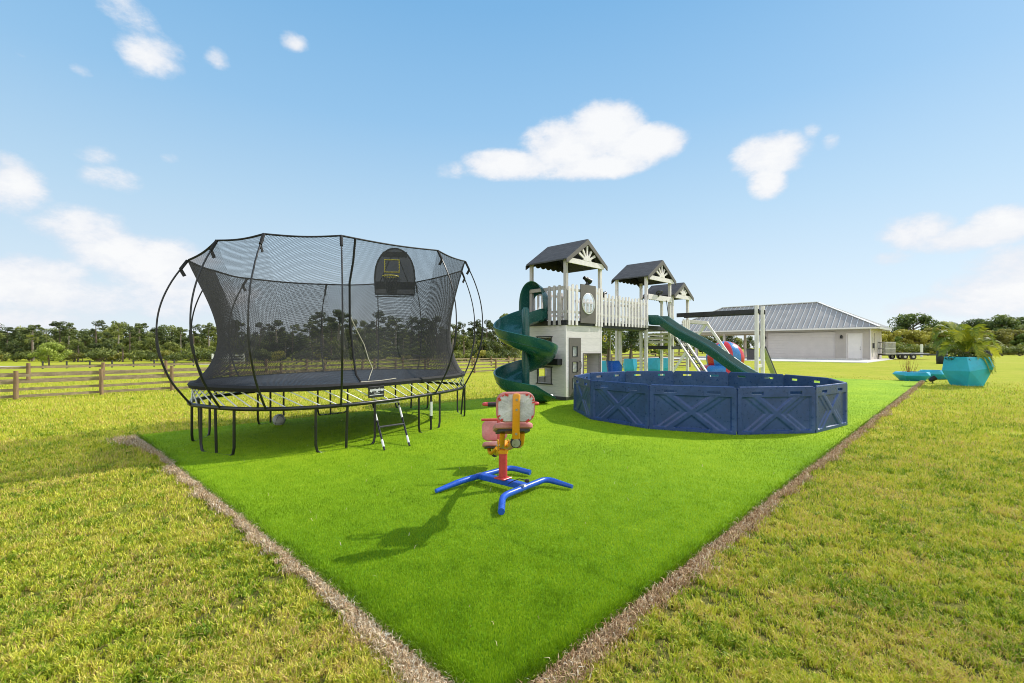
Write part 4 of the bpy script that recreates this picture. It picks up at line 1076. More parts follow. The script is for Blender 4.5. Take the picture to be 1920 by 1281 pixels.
# --- spiral slide
SC = PI @ (Vector((.36, 12.32, 0)) - PO)
RM = .44                                    # path radius
def chute(path, prof, name, mat):
    """sweep a profile (d across to the outer side, h up) along path = [(pos, dir2d)]"""
    rows = []
    for p, d in path:
        right = Vector((d.y, -d.x, 0))
        pf = prof(len(rows)/(len(path)-1)) if callable(prof) else prof
        rows.append([p + right*a + Vector((0,0,h)) for a, h in pf])
    return MB().grid(rows).build(name, mat, ps, smooth=True)
start_t = SC.y + RM
path = []
for i in range(8):
    s = .12 + (SC.x - .12)*i/8; path.append((Vector((s, start_t, 2.22 - .26*(i/8)**1.6)), Vector((-1, 0, 0))))
TOT = 528; n_ = 110
for i in range(n_+1):
    a = R(90 + TOT*i/n_); z = float(np.interp(TOT*i/n_, [0, 55, 215, 415, 528], [1.96, 1.64, 1.14, .42, .12]))
    path.append((Vector((SC.x + RM*math.cos(a), SC.y + RM*math.sin(a), z)), Vector((-math.sin(a), math.cos(a), 0))))
le_, ld_ = path[-1]
for i in range(1, 6): path.append((le_ + ld_*.06*i + Vector((0,0,-.004*i)), ld_))
def spiral_prof(f):
    hgt = .345 if f < .93 else .345 - .25*(f-.93)/.07
    if f < .08: hgt = .34
    ow = .36 + (0 if f < .95 else .06*(f-.95)/.05)
    ih = .22 if f > .08 else .34
    if f > .95: ih = .1
    base = [(-.35,ih),(-.345,ih*.55),(-.31,.06),(-.22,.0),(-.05,-.025),(.12,.0),(.24,.07),(.31,.17),(ow-.02,hgt*.75),(ow,hgt),(ow+.025,hgt+.012),(ow+.05,hgt)]
    outer = [(ow+.045,hgt-.04),(ow+.02,hgt*.62),(.335,.13),(.27,.025),(.14,-.045),(-.05,-.07),(-.24,-.045),(-.35,.03),(-.375,ih*.6),(-.37,ih)]
    return base + outer
chute(path, spiral_prof, 'spiral_slide', M['green_plastic'])
spo = MB(); spo.lathe([(.105,TZ),(.1,.4),(.105,1.0),(.1,1.6),(.105,2.1),(.1,2.42),(.06,2.5),(.001,2.52)], 20, (SC.x, SC.y, 0)); spo.build('slide_column', M['green_plastic'], ps, smooth=True)
# ribs moulded on the outside of the chute
for k, hh in enumerate((.12, .23)):
    MB().tube([p + Vector((d.y, -d.x, 0))*(.375 if k else .335) + Vector((0,0,hh)) for p, d in path[10:-8]], .007, 5).build('slide_rib', M['green_plastic'], ps, smooth=True)
# entry hood: thick arch flaring outwards
hd_ = MB(); rows = []
hz0 = 2.5; HS = .2
def hood(a_w, top, s, lean=0): 
    return [Vector((s + HS, start_t + a_w*math.cos(R(q))*(1 if abs(math.cos(R(q))) < .95 else 1), hz0 + (top-hz0)*max(0, math.sin(R(q)))**.7 + (0))) for q in range(0, 181, 10)]
for a_w, top, s in ((.33,3.02,-.06),(.37,3.1,-.08),(.40,3.22,-.2),(.43,3.29,-.38),(.45,3.31,-.45),(.46,3.31,-.46),(.45,3.285,-.45),(.42,3.25,-.37),(.385,3.18,-.2),(.3,2.97,-.07)):
    rows.append(hood(a_w, top, s))
hd_.grid(rows)
for sg in (-1, 1):      # side cheeks down to the chute
    hd_.prism([(start_t+sg*.30, hz0+.02), (start_t+sg*.42, hz0+.04), (start_t+sg*.38, 2.25), (start_t+sg*.32, 2.25)], -.12, .14, 'x')
hd_.build('slide_hood', M['green_plastic'], ps, smooth=True)
# --- straight wavy slide
s_c = 4.86; pts = []
for i in range(41):
    f = i/40; t = .05 - 3.5*f
    if f < .1: z = 2.24 - .02*f/.1
    else:
        q = (f-.1)/.9; z = 2.22 - 2.0*(q*.97 + .016*math.sin(q*math.pi*4)) ; z = 2.22 - 1.98*(q + .02*math.sin(2*math.pi*q*1.5)) if q < .9 else 2.22 - 1.98*(.9 + .02*math.sin(2*math.pi*.9*1.5)) - 1.98*(q-.9)*.7
    pts.append((Vector((s_c, t, max(z, .2))), Vector((0, -1, 0))))
wv_prof = [(-.255,.2),(-.24,.16),(-.225,.06),(-.18,.015),(-.08,.02),(0,.03),(.08,.02),(.18,.015),(.225,.06),(.24,.16),(.255,.2),(.29,.205),(.31,.17),(.285,.05),(.25,-.03),(.1,-.04),(-.1,-.04),(-.25,-.03),(-.285,.05),(-.31,.17),(-.29,.205),(-.255,.2)]
wv_prof = [(a*1.3, h*1.35 + .03) for a, h in wv_prof]
chute(pts, wv_prof, 'straight_slide', M['green_plastic'])
# --- climbing ladder under the slide
lr = []
for s in (5.88, 6.42):
    MB().bar((s,-.06,2.1), (s,-1.5,TZ), .05, .12, up=(1,0,0)).build('ladder_rail', M['white_wood'], ps, bevel=.005)
for i in range(7):
    f = .1 + .12*i; MB().tube([(5.9,-.06-1.44*f,2.1-2.06*f), (6.4,-.06-1.44*f,2.1-2.06*f)], .018, 8).build('ladder_rung', M['black_metal'], ps, smooth=True)
for s in (6.05, 6.25):
    MB().tube([(s,-.06,2.06), (s+.02,-.8,1.03), (s,-1.48,.08)], .014, 6).build('climbing_rope', M['rubber'], ps)
# --- monkey bars towards the viewer
for s in (6.36, 6.95):
    MB().bar((s,-.05,2.62), (s,-2.82,2.62), .05, .145).build('monkey_bar_beam', M['dark_wood'], ps, bevel=.006)
    po = MB().b(s-.05, s+.05, -2.79, -2.69, 0, 2.82).build('monkey_bar_post', M['white_wood'], ps, bevel=.006)
    MB().tube(rounded_path([Vector((s+.05,-2.74,2.28)), Vector((s+.17,-2.76,2.24)), Vector((s+.17,-2.76,1.62)), Vector((s+.05,-2.74,1.54))], .06), .014, 8).build('hand_grip', M['black_metal'], po, smooth=True)
for i in range(7): MB().tube([(6.36,-.45-.33*i,2.6), (6.95,-.45-.33*i,2.6)], .017, 8).build('monkey_bar_rung', M['steel'], ps, smooth=True)
MB().bar((6.36,-2.74,.85), (6.95,-2.74,.85), .04, .1).build('cross_brace', M['white_wood'], ps, bevel=.004)
rp = MB(); rp.bar((7.0,-2.74,1.42), (8.7,-2.74,TZ), .15, .05); ro_ = rp.build('ramp_board', M['grey_wood'], ps, bevel=.004)
for q in (-.07, .07): MB().bar((7.0,-2.74+q,1.47), (8.7,-2.74+q,TZ+.05), .03, .06).build('ramp_edge', M['dark_wood'], ro_)
# --- swing beam with A-frame
MB().bar((7.4,.05,2.45), (9.35,.05,2.45), .1, .14).build('swing_beam', M['grey_wood'], ps, bevel=.006)
for q in (-1.65, 1.75): MB().bar((9.2,.05,2.47), (9.12,q,0), .1, .08, up=(1,0,0)).build('swing_frame_leg', M['white_wood'], ps, bevel=.006)

# swing hanging under the bridge
swl = Vector((3.12, .5, 0)); swp = Matrix.Rotation(PA, 3, 'Z') @ swl + PO
sw = thing('swing', 'blue moulded bucket swing hanging on ropes under the playset bridge', 'swing', swp, PA)
rows = []
for q, (r, z) in enumerate(((.0,.62),(.14,.62),(.2,.66),(.23,.78),(.235,.9),(.25,.92),(.235,.91),(.215,.79),(.19,.685),(.13,.645),(0,.64))):
    rows.append([Vector((r*1.25*math.cos(2*math.pi*i/20), r*math.sin(2*math.pi*i/20), z + (.22*max(0, math.cos(2*math.pi*i/20)) if z > .77 else 0)*-.6 + (.12 if z > .77 and math.cos(2*math.pi*i/20) < -.3 else 0))) for i in range(20)])
MB().grid(rows, wrap=True).build('seat', M['blue_plastic'], sw, smooth=True)
for q in (-.24, .24): MB().tube([(q, 0, .85), (q*.9, 0, 1.5), (q*.85, 0, 2.03)], .012, 6).build('rope', M['rope'], sw, smooth=True)
tr_l = Vector((2.35, .35, 0)); trp = Matrix.Rotation(PA, 3, 'Z') @ tr_l + PO
tz = thing('trapeze_ring', 'yellow ring on a rope hanging under the playset bridge beside the playhouse', 'trapeze ring', trp, PA)
MB().tube([(0,0,1.82),(0,0,2.03)], .012, 6).build('rope', M['rope'], tz)
MB().tube([(.09*math.cos(2*math.pi*i/20), 0, 1.73+.09*math.sin(2*math.pi*i/20)) for i in range(20)], .014, 6, closed=True).build('ring', M['yellow_rim'], tz, smooth=True)
# small ride-on toy below
tyl = Vector((2.55, .1, 0)); typ = Matrix.Rotation(PA, 3, 'Z') @ tyl + PO
ty = thing('toy_cart', 'small red toy cart with black wheels standing between playhouse and blue pit', 'toy cart', (typ.x, typ.y, TZ), R(10))
MB().prism([(-.22,.1),(.22,.1),(.3,.42),(.16,.4),(.05,.3),(-.2,.3),(-.28,.2)], -.1, .1, 'y').build('body', M['red_paint'], ty, bevel=.02, segs=2)
for x in (-.17, .17):
    for y in (-.125, .125): MB().tube([(x, y-.025, .13), (x, y+.025, .13)], .13, 20).build('wheel', M['rubber'], ty, smooth=True)
MB().tube([(.26,-.13,.5),(.26,.13,.5)], .018, 8).build('handlebar', M['rubber'], ty)
MB().tube([(.24,0,.38),(.26,0,.5)], .018, 8).build('steering_stem', M['red_paint'], ty)

# ------------------------------------------------------------------ navy pit of fourteen panels
PC = Vector((4.035, 10.233)); PR, PNn, PA0 = 2.644, 12, .376
pit = thing('play_pit', 'round pit of twelve navy blue plastic panels embossed with crosses, standing on the turf', 'play pit', (PC.x, PC.y, TZ))
PHt = .755
W_ = 2*PR*math.sin(math.pi/PNn) - .012
def pit_panel():
    """one moulded panel, local x along the width, -y outwards, z up: embossed X with stepped chevrons, two hand slots"""
    mb = MB(); w2 = W_/2
    nx, nz = 110, 62
    def hgt(x, z):
        # x in [-1,1], z in [0,1]; raised border and X, sunken triangles, extra chevrons left and right
        X = x*w2; Z = z*PHt
        cz_ = .33
        dx = abs(X); dz = abs(Z-cz_)
        h = 0.0
        def step(v, e=.008): return smooth01(-e, e, v)
        # sunken upper and lower triangles
        dX = (dx*.78 - dz)/1.27                 # >0 beside the X's centre line (left/right), <0 above/below
        band = .045
        inb = min(w2-.075-dx, PHt-.155-Z, Z-.055)
        up = min(-dX-band, inb)
        sd1 = min(dX-band, inb)
        sd2 = min(dX-band-.075, inb)
        up_b = min(-dX-band, inb) if Z < cz_ else min(-dX-band, PHt-.155-Z)
        h -= .020*step(up_b)
        h -= .014*step(sd1); h -= .012*step(sd2)
        return h
    slot = [(-.32, .05), (.32, .05)]
    rows = []
    zz = [PHt*j/nz for j in range(nz+1)]
    V = []; idx_ = {}
    for j in range(nz+1):
        for i in range(nx+1):
            x = -1 + 2*i/nx; V.append((x*w2, -.024 - hgt(x, zz[j]/PHt) * -1 * 1.0 if False else -.03 - hgt(x, zz[j]/PHt), zz[j]))
    F = []
    def hole(i, j):
        X = (-1 + 2*(i+.5)/nx)*w2; Z = PHt*(j+.5)/nz
        for sx__ in (-.34, .34):
            if abs(X - sx__*1.0) < .105 and abs(Z - (PHt-.085)) < .019: return True
        return False
    n1_ = nx+1
    for j in range(nz):
        for i in range(nx):
            if not hole(i, j): F.append((j*n1_+i, j*n1_+i+1, (j+1)*n1_+i+1, (j+1)*n1_+i))
    off = len(V)
    V2 = [(x, .012, z) for x, y, z in V]
    Fb = [tuple(k+off for k in f[::-1]) for f in F]
    # rims: outer border and slot walls
    from collections import Counter
    ec = Counter()
    for f in F:
        for k in range(4): ec[(f[k], f[(k+1) % 4])] += 1
    Fr = [(a, a+off, b_+off, b_) for (a, b_) in ec if (b_, a) not in ec]
    mb.add(V+V2, F+Fb+Fr); return mb
pm = None
for k in range(PNn):
    a = PA0 + 2*math.pi*(k+.5)/PNn; rm = PR*math.cos(math.pi/PNn)
    if pm is None:
        o = pit_panel().build('pit_panel', M['navy_plastic'], pit, smooth=True); pm = o
        lip = MB(); lip.tube([(-W_/2+.03, -.012, PHt+.004), (W_/2-.03, -.012, PHt+.004)], .018, 8)
        lo = lip.build('top_lip', M['navy_plastic'], o, smooth=True)
        hg = MB(); hg.tube([(W_/2+.004, -.01, .05), (W_/2+.004, -.01, PHt-.04)], .016, 8); ho = hg.build('hinge_pin', M['navy_plastic'], o, smooth=True)
    else:
        o = pm.copy(); col.objects.link(o); o.parent = pit
        for ch in pm.children:
            c = ch.copy(); col.objects.link(c); c.parent = o
    o.location = (rm*math.cos(a), rm*math.sin(a), .004); o.rotation_euler = (0, 0, a + math.pi/2)

# ------------------------------------------------------------------ fences
def fence(start, dirv, n_posts, spacing, h_, name, label, k0=0, boards=4, double=False, r=.055, ground=True):
    o = thing(name, label, 'fence', (start.x, start.y, terrain(start.x, start.y)))
    z00 = o.location.z
    for i in range(k0, n_posts):
        p = dirv*(i*spacing); x, y = start.x+p.x, start.y+p.y; z = terrain(x, y) - z00
        j = rnd.uniform(-.02, .04)
        MB().tube([(p.x, p.y, z-.05), (p.x+rnd.uniform(-.01,.01), p.y, z+h_+.07+j)], [r*1.05, r*.92], 10).build('post', M['post_wood'], o, smooth=True)
        if i < n_posts-1:
            q = dirv*((i+1)*spacing); z2 = terrain(start.x+q.x, start.y+q.y) - z00
            nrm = Vector((dirv.y, -dirv.x, 0))*-(r+.012)
            for b in range(boards):
                zz = h_*(b+.45)/boards*1.06
                e = rnd.uniform(-.012, .012); sag = rnd.uniform(-.015, .015)
                d3 = Vector((dirv.x, dirv.y, 0))
                MB().bar(Vector((p.x, p.y, z+zz+e)) + nrm + d3*.01, Vector((q.x, q.y, z2+zz+sag)) + nrm - d3*.01, .025, h_/boards*.41).build('board', M['fence_wood'], o)
    return o
fd = Vector((.645, .764))
fence(Vector((-13.74, 13.0)), fd, 22, 1.80, .74, 'rail_fence', 'weathered brown post and board fence running past behind the trampoline', -2)
fence(Vector((-21.5, 17.6)), fd, 16, 2.35, .74, 'rail_fence', 'second weathered board fence in the field beyond the nearer fence', -1, boards=3, r=.07)
fence(Vector((3.6, 30.5)), Vector((.98, .2)), 5, 2.2, 1.05, 'rail_fence', 'tall tan board fence seen under the playset bridge', 0, boards=5)
# thin far fence and gravel track at the left
ft = thing('field_fence', 'low dark wire fence far off along the pale track at the left', 'fence', (-46, 46, terrain(-46, 46)))
for i in range(16):
    x, y = i*1.5, i*.9; MB().b(x-.05, x+.05, y-.05, y+.05, terrain(-46+x, 46+y)-ft.location.z, terrain(-46+x, 46+y)-ft.location.z+.75).build('post', M['dark_grey'], ft)
for z in (.35, .65): MB().tube([(i*1.5, i*.9, terrain(-46+i*1.5, 46+i*.9)-ft.location.z+z) for i in range(16)], .02, 5).build('wire', M['dark_grey'], ft)
wg = thing('field_gate', 'small white rail gate far off beside the lime green tree', 'gate', (-40, 66, terrain(-40, 66)))
for z in (.5, .9, 1.3): MB().b(-2.2, 2.2, -.04, .04, z-.08, z+.08).build('rail', M['white_plastic'], wg)
for x in (-2.2, 0, 2.2): MB().b(x-.08, x+.08, .045, .2, 0, 1.5).build('post', M['white_plastic'], wg)
tk = MB(); tk.grid([[Vector((x, y+dy, terrain(x, y+dy)+.012)) for x, y in ((-95,66),(-80,65),(-66,64),(-54,63.5),(-46,64),(-40,65.5))] for dy in (0, 1.6, 3.2)])
tag(tk.build('dirt_track', M['concrete'], smooth=True), kind='structure')

# ------------------------------------------------------------------ trees
def leafcloud(mb_list, c, r, n, size, flat=.6, up=.3):
    """n leaf faces through an ellipsoid clump"""
    for _ in range(n):
        while True:
            p = Vector((rnd.uniform(-1,1), rnd.uniform(-1,1), rnd.uniform(-1,1)))
            if p.length <= 1: break
        L = p.length
        if L > 0: p = p/L*(L**.55)
        pos = c + Vector((p.x*r, p.y*r, p.z*r*flat))
        nrm = (p + Vector((rnd.gauss(0,.6), rnd.gauss(0,.6), rnd.gauss(up,.6)))).normalized()
        a = nrm.cross(Vector((rnd.gauss(0,1), rnd.gauss(0,1), rnd.gauss(0,1)))).normalized(); b_ = nrm.cross(a)
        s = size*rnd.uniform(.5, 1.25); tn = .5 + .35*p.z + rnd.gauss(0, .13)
        mb_list.append((pos, a*s, b_*s*rnd.uniform(.45,.9), tn))
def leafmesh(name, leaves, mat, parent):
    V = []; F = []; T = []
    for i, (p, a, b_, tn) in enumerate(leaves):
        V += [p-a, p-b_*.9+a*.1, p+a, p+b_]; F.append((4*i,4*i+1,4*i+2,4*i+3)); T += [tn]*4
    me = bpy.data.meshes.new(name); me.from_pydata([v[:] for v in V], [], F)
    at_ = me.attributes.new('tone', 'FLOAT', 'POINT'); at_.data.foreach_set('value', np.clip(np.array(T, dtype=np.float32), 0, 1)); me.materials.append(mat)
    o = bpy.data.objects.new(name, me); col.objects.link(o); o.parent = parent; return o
def make_pine(seed, H):
    rnd.seed(seed); o = thing('pine_tree', '', 'tree')
    lean = Vector((rnd.uniform(-.3,.3), rnd.uniform(-.3,.3), 0))
    tp = [Vector((0,0,-.1)) + lean*((f)**1.3) + Vector((.08*math.sin(f*5+seed), 0, H*f)) for f in (0,.25,.5,.75,.95)]
    tr = MB(); tr.tube(tp, [.24,.2,.17,.11,.04], 7)
    lv = []
    nb = rnd.randint(10, 15); f0 = rnd.uniform(.44, .64)
    for i in range(nb):
        f = f0 + (.97-f0)*(i+rnd.random())/nb; a = rnd.uniform(0, 2*math.pi); L = H*.18*(1.2-.95*abs((f-f0)/(1-f0)-.35))*rnd.uniform(.5,1.1)
        b0 = Vector((lean.x*f**1.3, lean.y*f**1.3, H*f)); e = b0 + Vector((math.cos(a)*L, math.sin(a)*L, L*rnd.uniform(.05,.45)))
        tr.tube([b0, b0.lerp(e,.6)+Vector((0,0,.05)), e], [.05,.03,.015], 4)
        leafcloud(lv, e, H*rnd.uniform(.045,.085), 115, .14, .62)
        if i % 2: leafcloud(lv, b0.lerp(e, .5), H*.045, 45, .14, .7)
    leafcloud(lv, tp[-1] + Vector((0,0,.0)), H*.075, 120, .15, .9)
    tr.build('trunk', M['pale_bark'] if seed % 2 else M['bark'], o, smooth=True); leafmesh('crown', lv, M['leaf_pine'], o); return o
def make_broad(seed, H, spread, mat, bark='bark', n=20, low=.28, per=150, size=.17):
    rnd.seed(seed); o = thing('broadleaf_tree', '', 'tree'); tr = MB()
    tr.tube([Vector((0,0,-.1)), Vector((.06,.03,H*.25)), Vector((.1,-.05,H*.5)), Vector((.08,0,H*.8))], [H*.028,H*.022,H*.016,H*.006], 7)
    lv = []
    for i in range(n):
        a = rnd.uniform(0, 2*math.pi); f = low + (.9-low)*((i+.5)/n); env = math.sin(math.pi*min(1, (f-low+.12)/(1.02-low)))**.6
        rr = spread*env*rnd.uniform(.3, 1.0); c = Vector((rr*math.cos(a), rr*math.sin(a), H*f + rnd.uniform(-.2,.2)))
        tr.tube([Vector((.08,0,H*min(.75, f*.8))), c], [H*.009, H*.003], 4)
        leafcloud(lv, c, H*rnd.uniform(.1,.17), per, size, .75)
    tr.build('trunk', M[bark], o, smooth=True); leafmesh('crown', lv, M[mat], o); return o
def make_shrub(seed, H, spread, mat):
    rnd.seed(seed); o = thing('shrub', '', 'shrub'); st = MB(); lv = []
    for i in range(9):
        a = rnd.uniform(0, 2*math.pi); rr = spread*rnd.uniform(.1, 1); c = Vector((rr*math.cos(a), rr*math.sin(a)*.7, H*rnd.uniform(.3,.8)))
        st.tube([Vector((0,0,-.05)), c], [.03,.01], 4); leafcloud(lv, c, H*rnd.uniform(.25,.4), 90, .14, .8)
    st.build('stem', M['bark'], o); leafmesh('crown', lv, M[mat], o); return o
def make_cabbage_palm(seed, H):
    rnd.seed(seed); o = thing('cabbage_palm', '', 'tree'); tr = MB()
    tr.tube([Vector((0,0,-.1)), Vector((.1,0,H*.5)), Vector((.05,.05,H*.85))], [.16,.13,.13], 8); lv = []
    for i in range(26):
        a = rnd.uniform(0, 2*math.pi); e = rnd.uniform(-.6, 1.1); d = Vector((math.cos(a)*math.cos(e), math.sin(a)*math.cos(e), math.sin(e)))
        c = Vector((.05,.05,H*.85)) + d*H*.15
        for q in range(9):
            s = (d + Vector((rnd.gauss(0,.35), rnd.gauss(0,.35), rnd.gauss(-.1,.3)))).normalized()
            b_ = s.cross(Vector((rnd.gauss(0,1), rnd.gauss(0,1), 1))).normalized()
            lv.append((c + s*.25, s*.33, b_*.06, .5+.3*d.z+rnd.gauss(0,.1)))
    tr.build('trunk', M['bark'], o, smooth=True); leafmesh('crown', lv, M['leaf_broad'], o); return o
pines = [make_pine(s, h_) for s, h_ in ((101,8.6),(102,9.4),(103,7.6),(104,9.0),(105,8.0),(106,10.0))]
broads = [make_broad(201, 6.6, 2.1, 'leaf_broad'), make_broad(202, 7.4, 2.3, 'leaf_pine'), make_broad(203, 5.6, 2.2, 'leaf_broad'), make_broad(204, 6.2, 2.4, 'leaf_pine', n=24, low=.12)]
shrubs = [make_shrub(301, 1.9, 1.7, 'leaf_broad'), make_shrub(302, 2.3, 1.7, 'leaf_pine'), make_shrub(303, 1.6, 1.8, 'leaf_olive')]
palms = [make_cabbage_palm(401, 4.6), make_cabbage_palm(402, 3.8)]
rnd.seed(77)
used = set()
def place(proto, px, Y, s, label, cat, group, z=None):
    o = proto if id(proto) not in used else copy_tree(proto)
    used.add(id(proto))
    x = (px-960)/880*Y
    o.location = (x, Y, terrain(x, Y) if z is None else z); o.scale = (s*rnd.uniform(.9,1.15), s*rnd.uniform(.9,1.15), s)
    o.rotation_euler = (0, 0, rnd.uniform(0, 6.28)); tag(o, label, cat, group); return o
row_b = [(px_, t_ + 7) for px_, t_ in [(-60,614),(-8,617),(38,615),(88,612),(150,612),(200,614),(235,618),(280,618),(318,620),(410,614),(465,612),(505,612),(535,614),(566,616),(594,602),(620,596),(646,606),(670,612),(694,602),(722,606),(756,604),(784,606),(810,606),(834,608),(860,612),(882,610),(904,608),(926,604),(960,600),(985,606)]]
# front row of pines: (column, crown top row in the photograph)
row1 = [(-30,602),(12,610),(62,607),(112,600),(128,604),(180,598),(222,602),(243,608),(262,604),(295,612),(340,612),(362,606),(392,606),(430,602),(442,598),(486,602),(520,598),(548,606),(582,604),(606,580),(634,578),(658,596),(682,600),(706,580),(742,592),(770,590),(798,594),(820,590),(848,604),(870,602),(890,600),(912,596),(938,600),(950,585)]
for i, (px, top) in enumerate(row1):
    Y = rnd.uniform(98, 108); x = (px-960)/880*Y; need = CAM_H + (652-top)/880*Y - terrain(x, Y)
    p = pines[i % 6]; H0 = (8.6,9.4,7.6,9.0,8.0,10.0)[i % 6]
    place(p, px, Y, need/(H0*1.05), 'tall thin pine with a bare trunk standing in the far tree line', 'tree', 'pines in the far tree line')
for i, (px, top) in enumerate(row_b):
    Y = rnd.uniform(104, 114); x = (px-960)/880*Y; need = CAM_H + (652-top)/880*Y - terrain(x, Y)
    place(pines[(i*5+2) % 6], px, Y, need/((9.0*1.05)), 'tall thin pine with a bare trunk standing in the far tree line', 'tree', 'pines in the far tree line')
for i in range(46):
    px = -120 + i*25.5 + rnd.uniform(-9, 9); Y = rnd.uniform(112, 124); x = (px-960)/880*Y
    q = broads[rnd.randrange(4)] ; top = rnd.uniform(611, 630); need = CAM_H + (652-top)/880*Y - terrain(x, Y)
    place(q, px, Y, need/7.0, 'dense dark broadleaf tree at the back of the far tree line', 'tree', 'broadleaf trees in the far tree line')
for i in range(50):
    px = -130 + i*23.5 + rnd.uniform(-8, 8); Y = rnd.uniform(126, 136); x = (px-960)/880*Y
    q = broads[rnd.randrange(4)] ; top = rnd.uniform(606, 624); need = CAM_H + (652-top)/880*Y - terrain(x, Y)
    place(q, px, Y, need/6.8, 'dense dark broadleaf tree at the back of the far tree line', 'tree', 'broadleaf trees in the far tree line')
for i in range(34):
    px = -120 + i*34 + rnd.uniform(-12, 12); Y = rnd.uniform(92, 101); x = (px-960)/880*Y
    q = broads[(i*3+1) % 4]; top = rnd.uniform(625, 640); need = CAM_H + (652-top)/880*Y - terrain(x, Y)
    place(q, px, Y, (need+.9)/7.0, 'low bushy tree filling the foot of the far tree line', 'tree', 'low trees under the far pines', z=terrain(x, Y)-.9)
for i in range(46):
    px = -120 + i*25 + rnd.uniform(-9, 9); Y = rnd.uniform(86, 93)
    place(shrubs[i % 3] if i % 4 else shrubs[1], px, Y, rnd.uniform(.8, 1.35), 'wild shrub along the edge of the far field', 'shrub', 'shrubs along the far field')
for i, px in enumerate((60, 146, 585, 622, 790, 905, 870, 230)):
    place(palms[i % 2], px, rnd.uniform(88, 94), rnd.uniform(.85, 1.1), 'short cabbage palm among the far pines', 'tree', 'cabbage palms in the far tree line')
lime = make_broad(501, 4.4, 2.3, 'leaf_lime', n=26, low=.3, per=140, size=.12)
rnd.seed(5); used.discard(id(lime)); place(lime, 92, 55, .72, 'small lime green tree standing alone in the far left field', 'tree', None)
# right hand trees and bushes behind the trailer and the potted palm
oaks = [make_broad(601, 7.0, 4.2, 'leaf_oak', n=46, low=.22, per=190, size=.16), make_broad(602, 6.4, 3.6, 'leaf_oak', n=40, low=.2, per=190, size=.16)]
oliv = [make_broad(611, 4.2, 3.0, 'leaf_olive', n=34, low=.12, per=190, size=.13), make_broad(612, 3.6, 2.8, 'leaf_lime', n=30, low=.1, per=190, size=.13)]
rnd.seed(9)
def place_h(proto, H, px, Y, top, label, group, cat='tree'):
    x = (px-960)/880*Y; need = CAM_H + (652-top)/880*Y - terrain(x, Y); return place(proto, px, Y, need/H, label, cat, group)
place_h(oaks[0], 7.0, 1712, 88, 585, 'rounded dark oak rising behind the garage corner', None)
for px, top in ((1770,604),(1838,598),(1880,586),(1925,594),(1990,590),(2080,592)):
    place_h(oaks[rnd.randrange(2)], 6.7, px, rnd.uniform(84, 92), top, 'dark oak in the row behind the potted palm', 'oaks at the right edge of the field')
for i in range(15):
    px = 1655 + i*24 + rnd.uniform(-8, 8); place_h(oliv[i % 2] if i % 3 else oliv[0], 4.2, px, rnd.uniform(72, 80), rnd.uniform(611, 626), 'sunlit olive green bush in front of the oaks', 'olive bushes at the right edge of the field', 'shrub')
for i in range(15):
    px = 1660 + i*25 + rnd.uniform(-8, 8); place_h(shrubs[1] if i % 2 else shrubs[0], 2.3, px, rnd.uniform(66, 71), rnd.uniform(640, 650), 'dark low bush at the foot of the oaks', 'low bushes at the right edge of the field', 'shrub')
# trees beyond the playset and the open carport
for i in range(16):
    px = 1075 + i*22; place_h(broads[i % 4], 7.0, px, rnd.uniform(96, 106), rnd.uniform(612, 632), 'broadleaf tree beyond the playset and the garage', 'trees beyond the garage')

# ------------------------------------------------------------------ planters
def make_planter(name='planter', label='', wide=1.0, high=1.08, belt=.62):
    """faceted pot: six sided foot, slanting belt, six sided rim"""
    o = thing(name, label, 'planter'); n = 6; mb = MB()
    n = 5
    ang = [2*math.pi*i/n + .32 for i in range(n)]
    foot = [Vector((.60*wide*math.cos(a), .60*wide*math.sin(a), 0)) for a in ang]
    mid = [Vector((.95*wide*math.cos(a+.12), .95*wide*math.sin(a+.12), high*(belt + .13*math.cos(a-.3)))) for a in ang]
    rim = [Vector((.82*wide*math.cos(a), .82*wide*math.sin(a), high)) for a in ang]
    rin = [p*.93 + Vector((0,0,high*.07)) for p in rim]; rin = [Vector((p.x, p.y, high)) for p in rin]; rlo = [Vector((p.x, p.y, high-.1)) for p in rin]
    vs = foot+mid+rim+rin+rlo; fs = [tuple(range(n))[::-1]]
    for i in range(n):
        j = (i+1) % n
        fs += [(i, j, n+i), (j, n+j, n+i)]
        fs += [(n+i, n+j, 2*n+j, 2*n+i), (2*n+i, 2*n+j, 3*n+j, 3*n+i), (3*n+i, 3*n+j, 4*n+j, 4*n+i)]
    mb.add(vs, fs); mb.build('pot', M['teal'], o, bevel=.012, segs=2)
    so_ = MB(); so_.add(rlo, [tuple(range(n))]); so_.build('soil', M['soil'], o); return o
